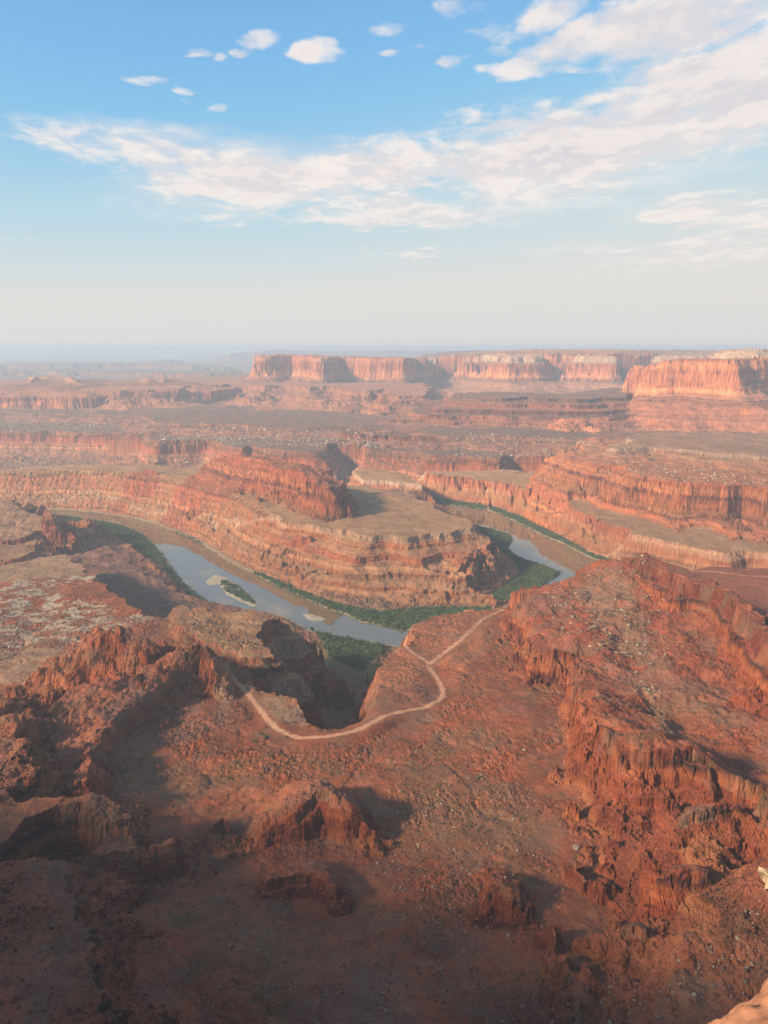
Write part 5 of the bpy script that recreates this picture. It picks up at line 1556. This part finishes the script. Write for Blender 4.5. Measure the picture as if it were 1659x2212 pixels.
def boulder(u, v, size, tone, lab, grp=None, k_=0, squash=1.0):
    px_, py_, pz_ = look_at_ground(u, v)
    src = [o_ for o_, n_ in BOULDER_TPL if n_ == tone][k_ % 6]
    o = src.copy()
    o.name = 'boulder'
    col.objects.link(o)
    o.location = (px_, py_, pz_ + 0.22 * size * squash)
    o.rotation_euler = (0.2 * math.sin(k_ * 3.1), 0.2 * math.cos(k_ * 2.3), k_ * 1.7)
    o.scale = (size, size, size * squash)
    tag(o, lab, 'boulder', grp)


for k_, (u, v, sz_, tone, lab, sq_) in enumerate([
    (877, 2015, 2.0, 'red', 'flat orange boulder at the left end of the boulder row left of the crumbling outcrop', 0.6),
    (918, 2040, 2.6, 'red', 'longest flat slab boulder in the row left of the crumbling outcrop', 0.4),
    (939, 2048, 1.8, 'red', 'rounded boulder touching the right end of the longest slab', 0.6),
    (975, 2034, 1.6, 'red', 'paired boulder at the right end of the boulder row', 0.7),
    (1097, 2022, 2.0, 'pale', 'smooth pale boulder below the crumbling outcrop', 0.6),
    (1044, 2048, 1.7, 'red', 'lone red boulder between the boulder row and the narrow fin', 0.8),
    (952, 2096, 2.2, 'pale', 'pale grey boulder low in the centre, below the flat slab boulders', 0.8),
    (1466, 2078, 1.9, 'pale', 'pale block topmost of the cluster on the grey rubble hillside', 0.9),
    (1474, 2100, 1.8, 'pale', 'grey block lowest of the cluster on the grey rubble hillside', 0.9),
    (1594, 2028, 2.0, 'pale', 'single pale block near the right edge above the grey rubble hillside', 0.8),
    (1010, 1884, 1.5, 'pale', 'white boulder alone on brown ground left of the small white outcrop', 0.8),
    (955, 1754, 7.5, 'red', 'large rounded red slab boulder on the flat above the grey scree', 0.5),
    (1130, 1905, 4.0, 'red', 'flat orange slab boulder just above the crumbling outcrop', 0.4),
    (1262, 1905, 2.2, 'red', 'dark red boulder beneath the lowest red cliff of the large butte', 0.8),
    (899, 1624, 2.6, 'pale', 'white boulder on the red flat below the road', 0.5),
    (1132, 1621, 2.8, 'pale', 'white boulder on red mound at the foot of the large red butte', 0.5),
    (1245, 1832, 4.6, 'pale', 'white elongated rock at the end of the low brown ridge below the large butte', 0.45),
]):
    boulder(u, v, sz_, tone, lab, None, k_, sq_)
rb = random.Random(12)
n_b = 0
for area, tone, num, s0, s1 in (
        ([(830, 1680), (1130, 1740), (1220, 1900), (900, 1980), (800, 1880)], 'pale', 26, 0.9, 1.9),
        ([(760, 2060), (1200, 2110), (1280, 2200), (760, 2200)], 'red', 24, 0.9, 1.8),
        ([(1290, 2130), (1480, 2100), (1640, 1980), (1640, 2080), (1440, 2200), (1280, 2205)], 'pale', 30, 0.8, 1.6),
        ([(230, 1920), (540, 1930), (680, 2020), (700, 2200), (330, 2200)], 'red', 30, 0.9, 2.0)):
    A_ = np.array(area, float)
    got = 0
    while got < num:
        u, v = rb.uniform(A_[:, 0].min(), A_[:, 0].max()), rb.uniform(A_[:, 1].min(), A_[:, 1].max())
        if inside(np.array([u]), np.array([v]), A_)[0]:
            lab = {'pale': 'small pale loose boulder lying among brown scree', 'red': 'small red brown loose boulder lying on shaded scree'}[tone]
            boulder(u, v, rb.uniform(s0, s1), tone, lab, {'pale': 'pale loose boulders on the scree', 'red': 'red brown loose boulders on the scree'}[tone], n_b, rb.uniform(0.6, 1.0))
            got += 1
            n_b += 1

# ---- haze ---------------------------------------------------------------------------
def haze(density, colr, top=650.0):
    R = 66000.0
    v = [(-R, -6000, -12), (R, -6000, -12), (R, R, -12), (-R, R, -12), (-R, -6000, top), (R, -6000, top), (R, R, top), (-R, R, top)]
    f = [(3, 2, 1, 0), (4, 5, 6, 7), (0, 1, 5, 4), (1, 2, 6, 5), (2, 3, 7, 6), (3, 0, 4, 7)]
    m = bpy.data.materials.new('haze_air')
    m.use_nodes = True
    t = NT(m.node_tree)
    t.n.clear()
    out = t.add('ShaderNodeOutputMaterial')
    pv_ = t.add('ShaderNodeVolumePrincipled')
    pv_.inputs['Color'].default_value = (*colr, 1)
    pv_.inputs['Density'].default_value = density
    pv_.inputs['Anisotropy'].default_value = 0.1
    t.l.new(pv_.outputs[0], out.inputs['Volume'])
    o = mesh_obj('haze', v, f, m)
    tag(o, 'pale blue summer haze filling the canyon', 'haze', None, 'stuff')


haze(8.5e-5, (0.62, 0.79, 1.0))
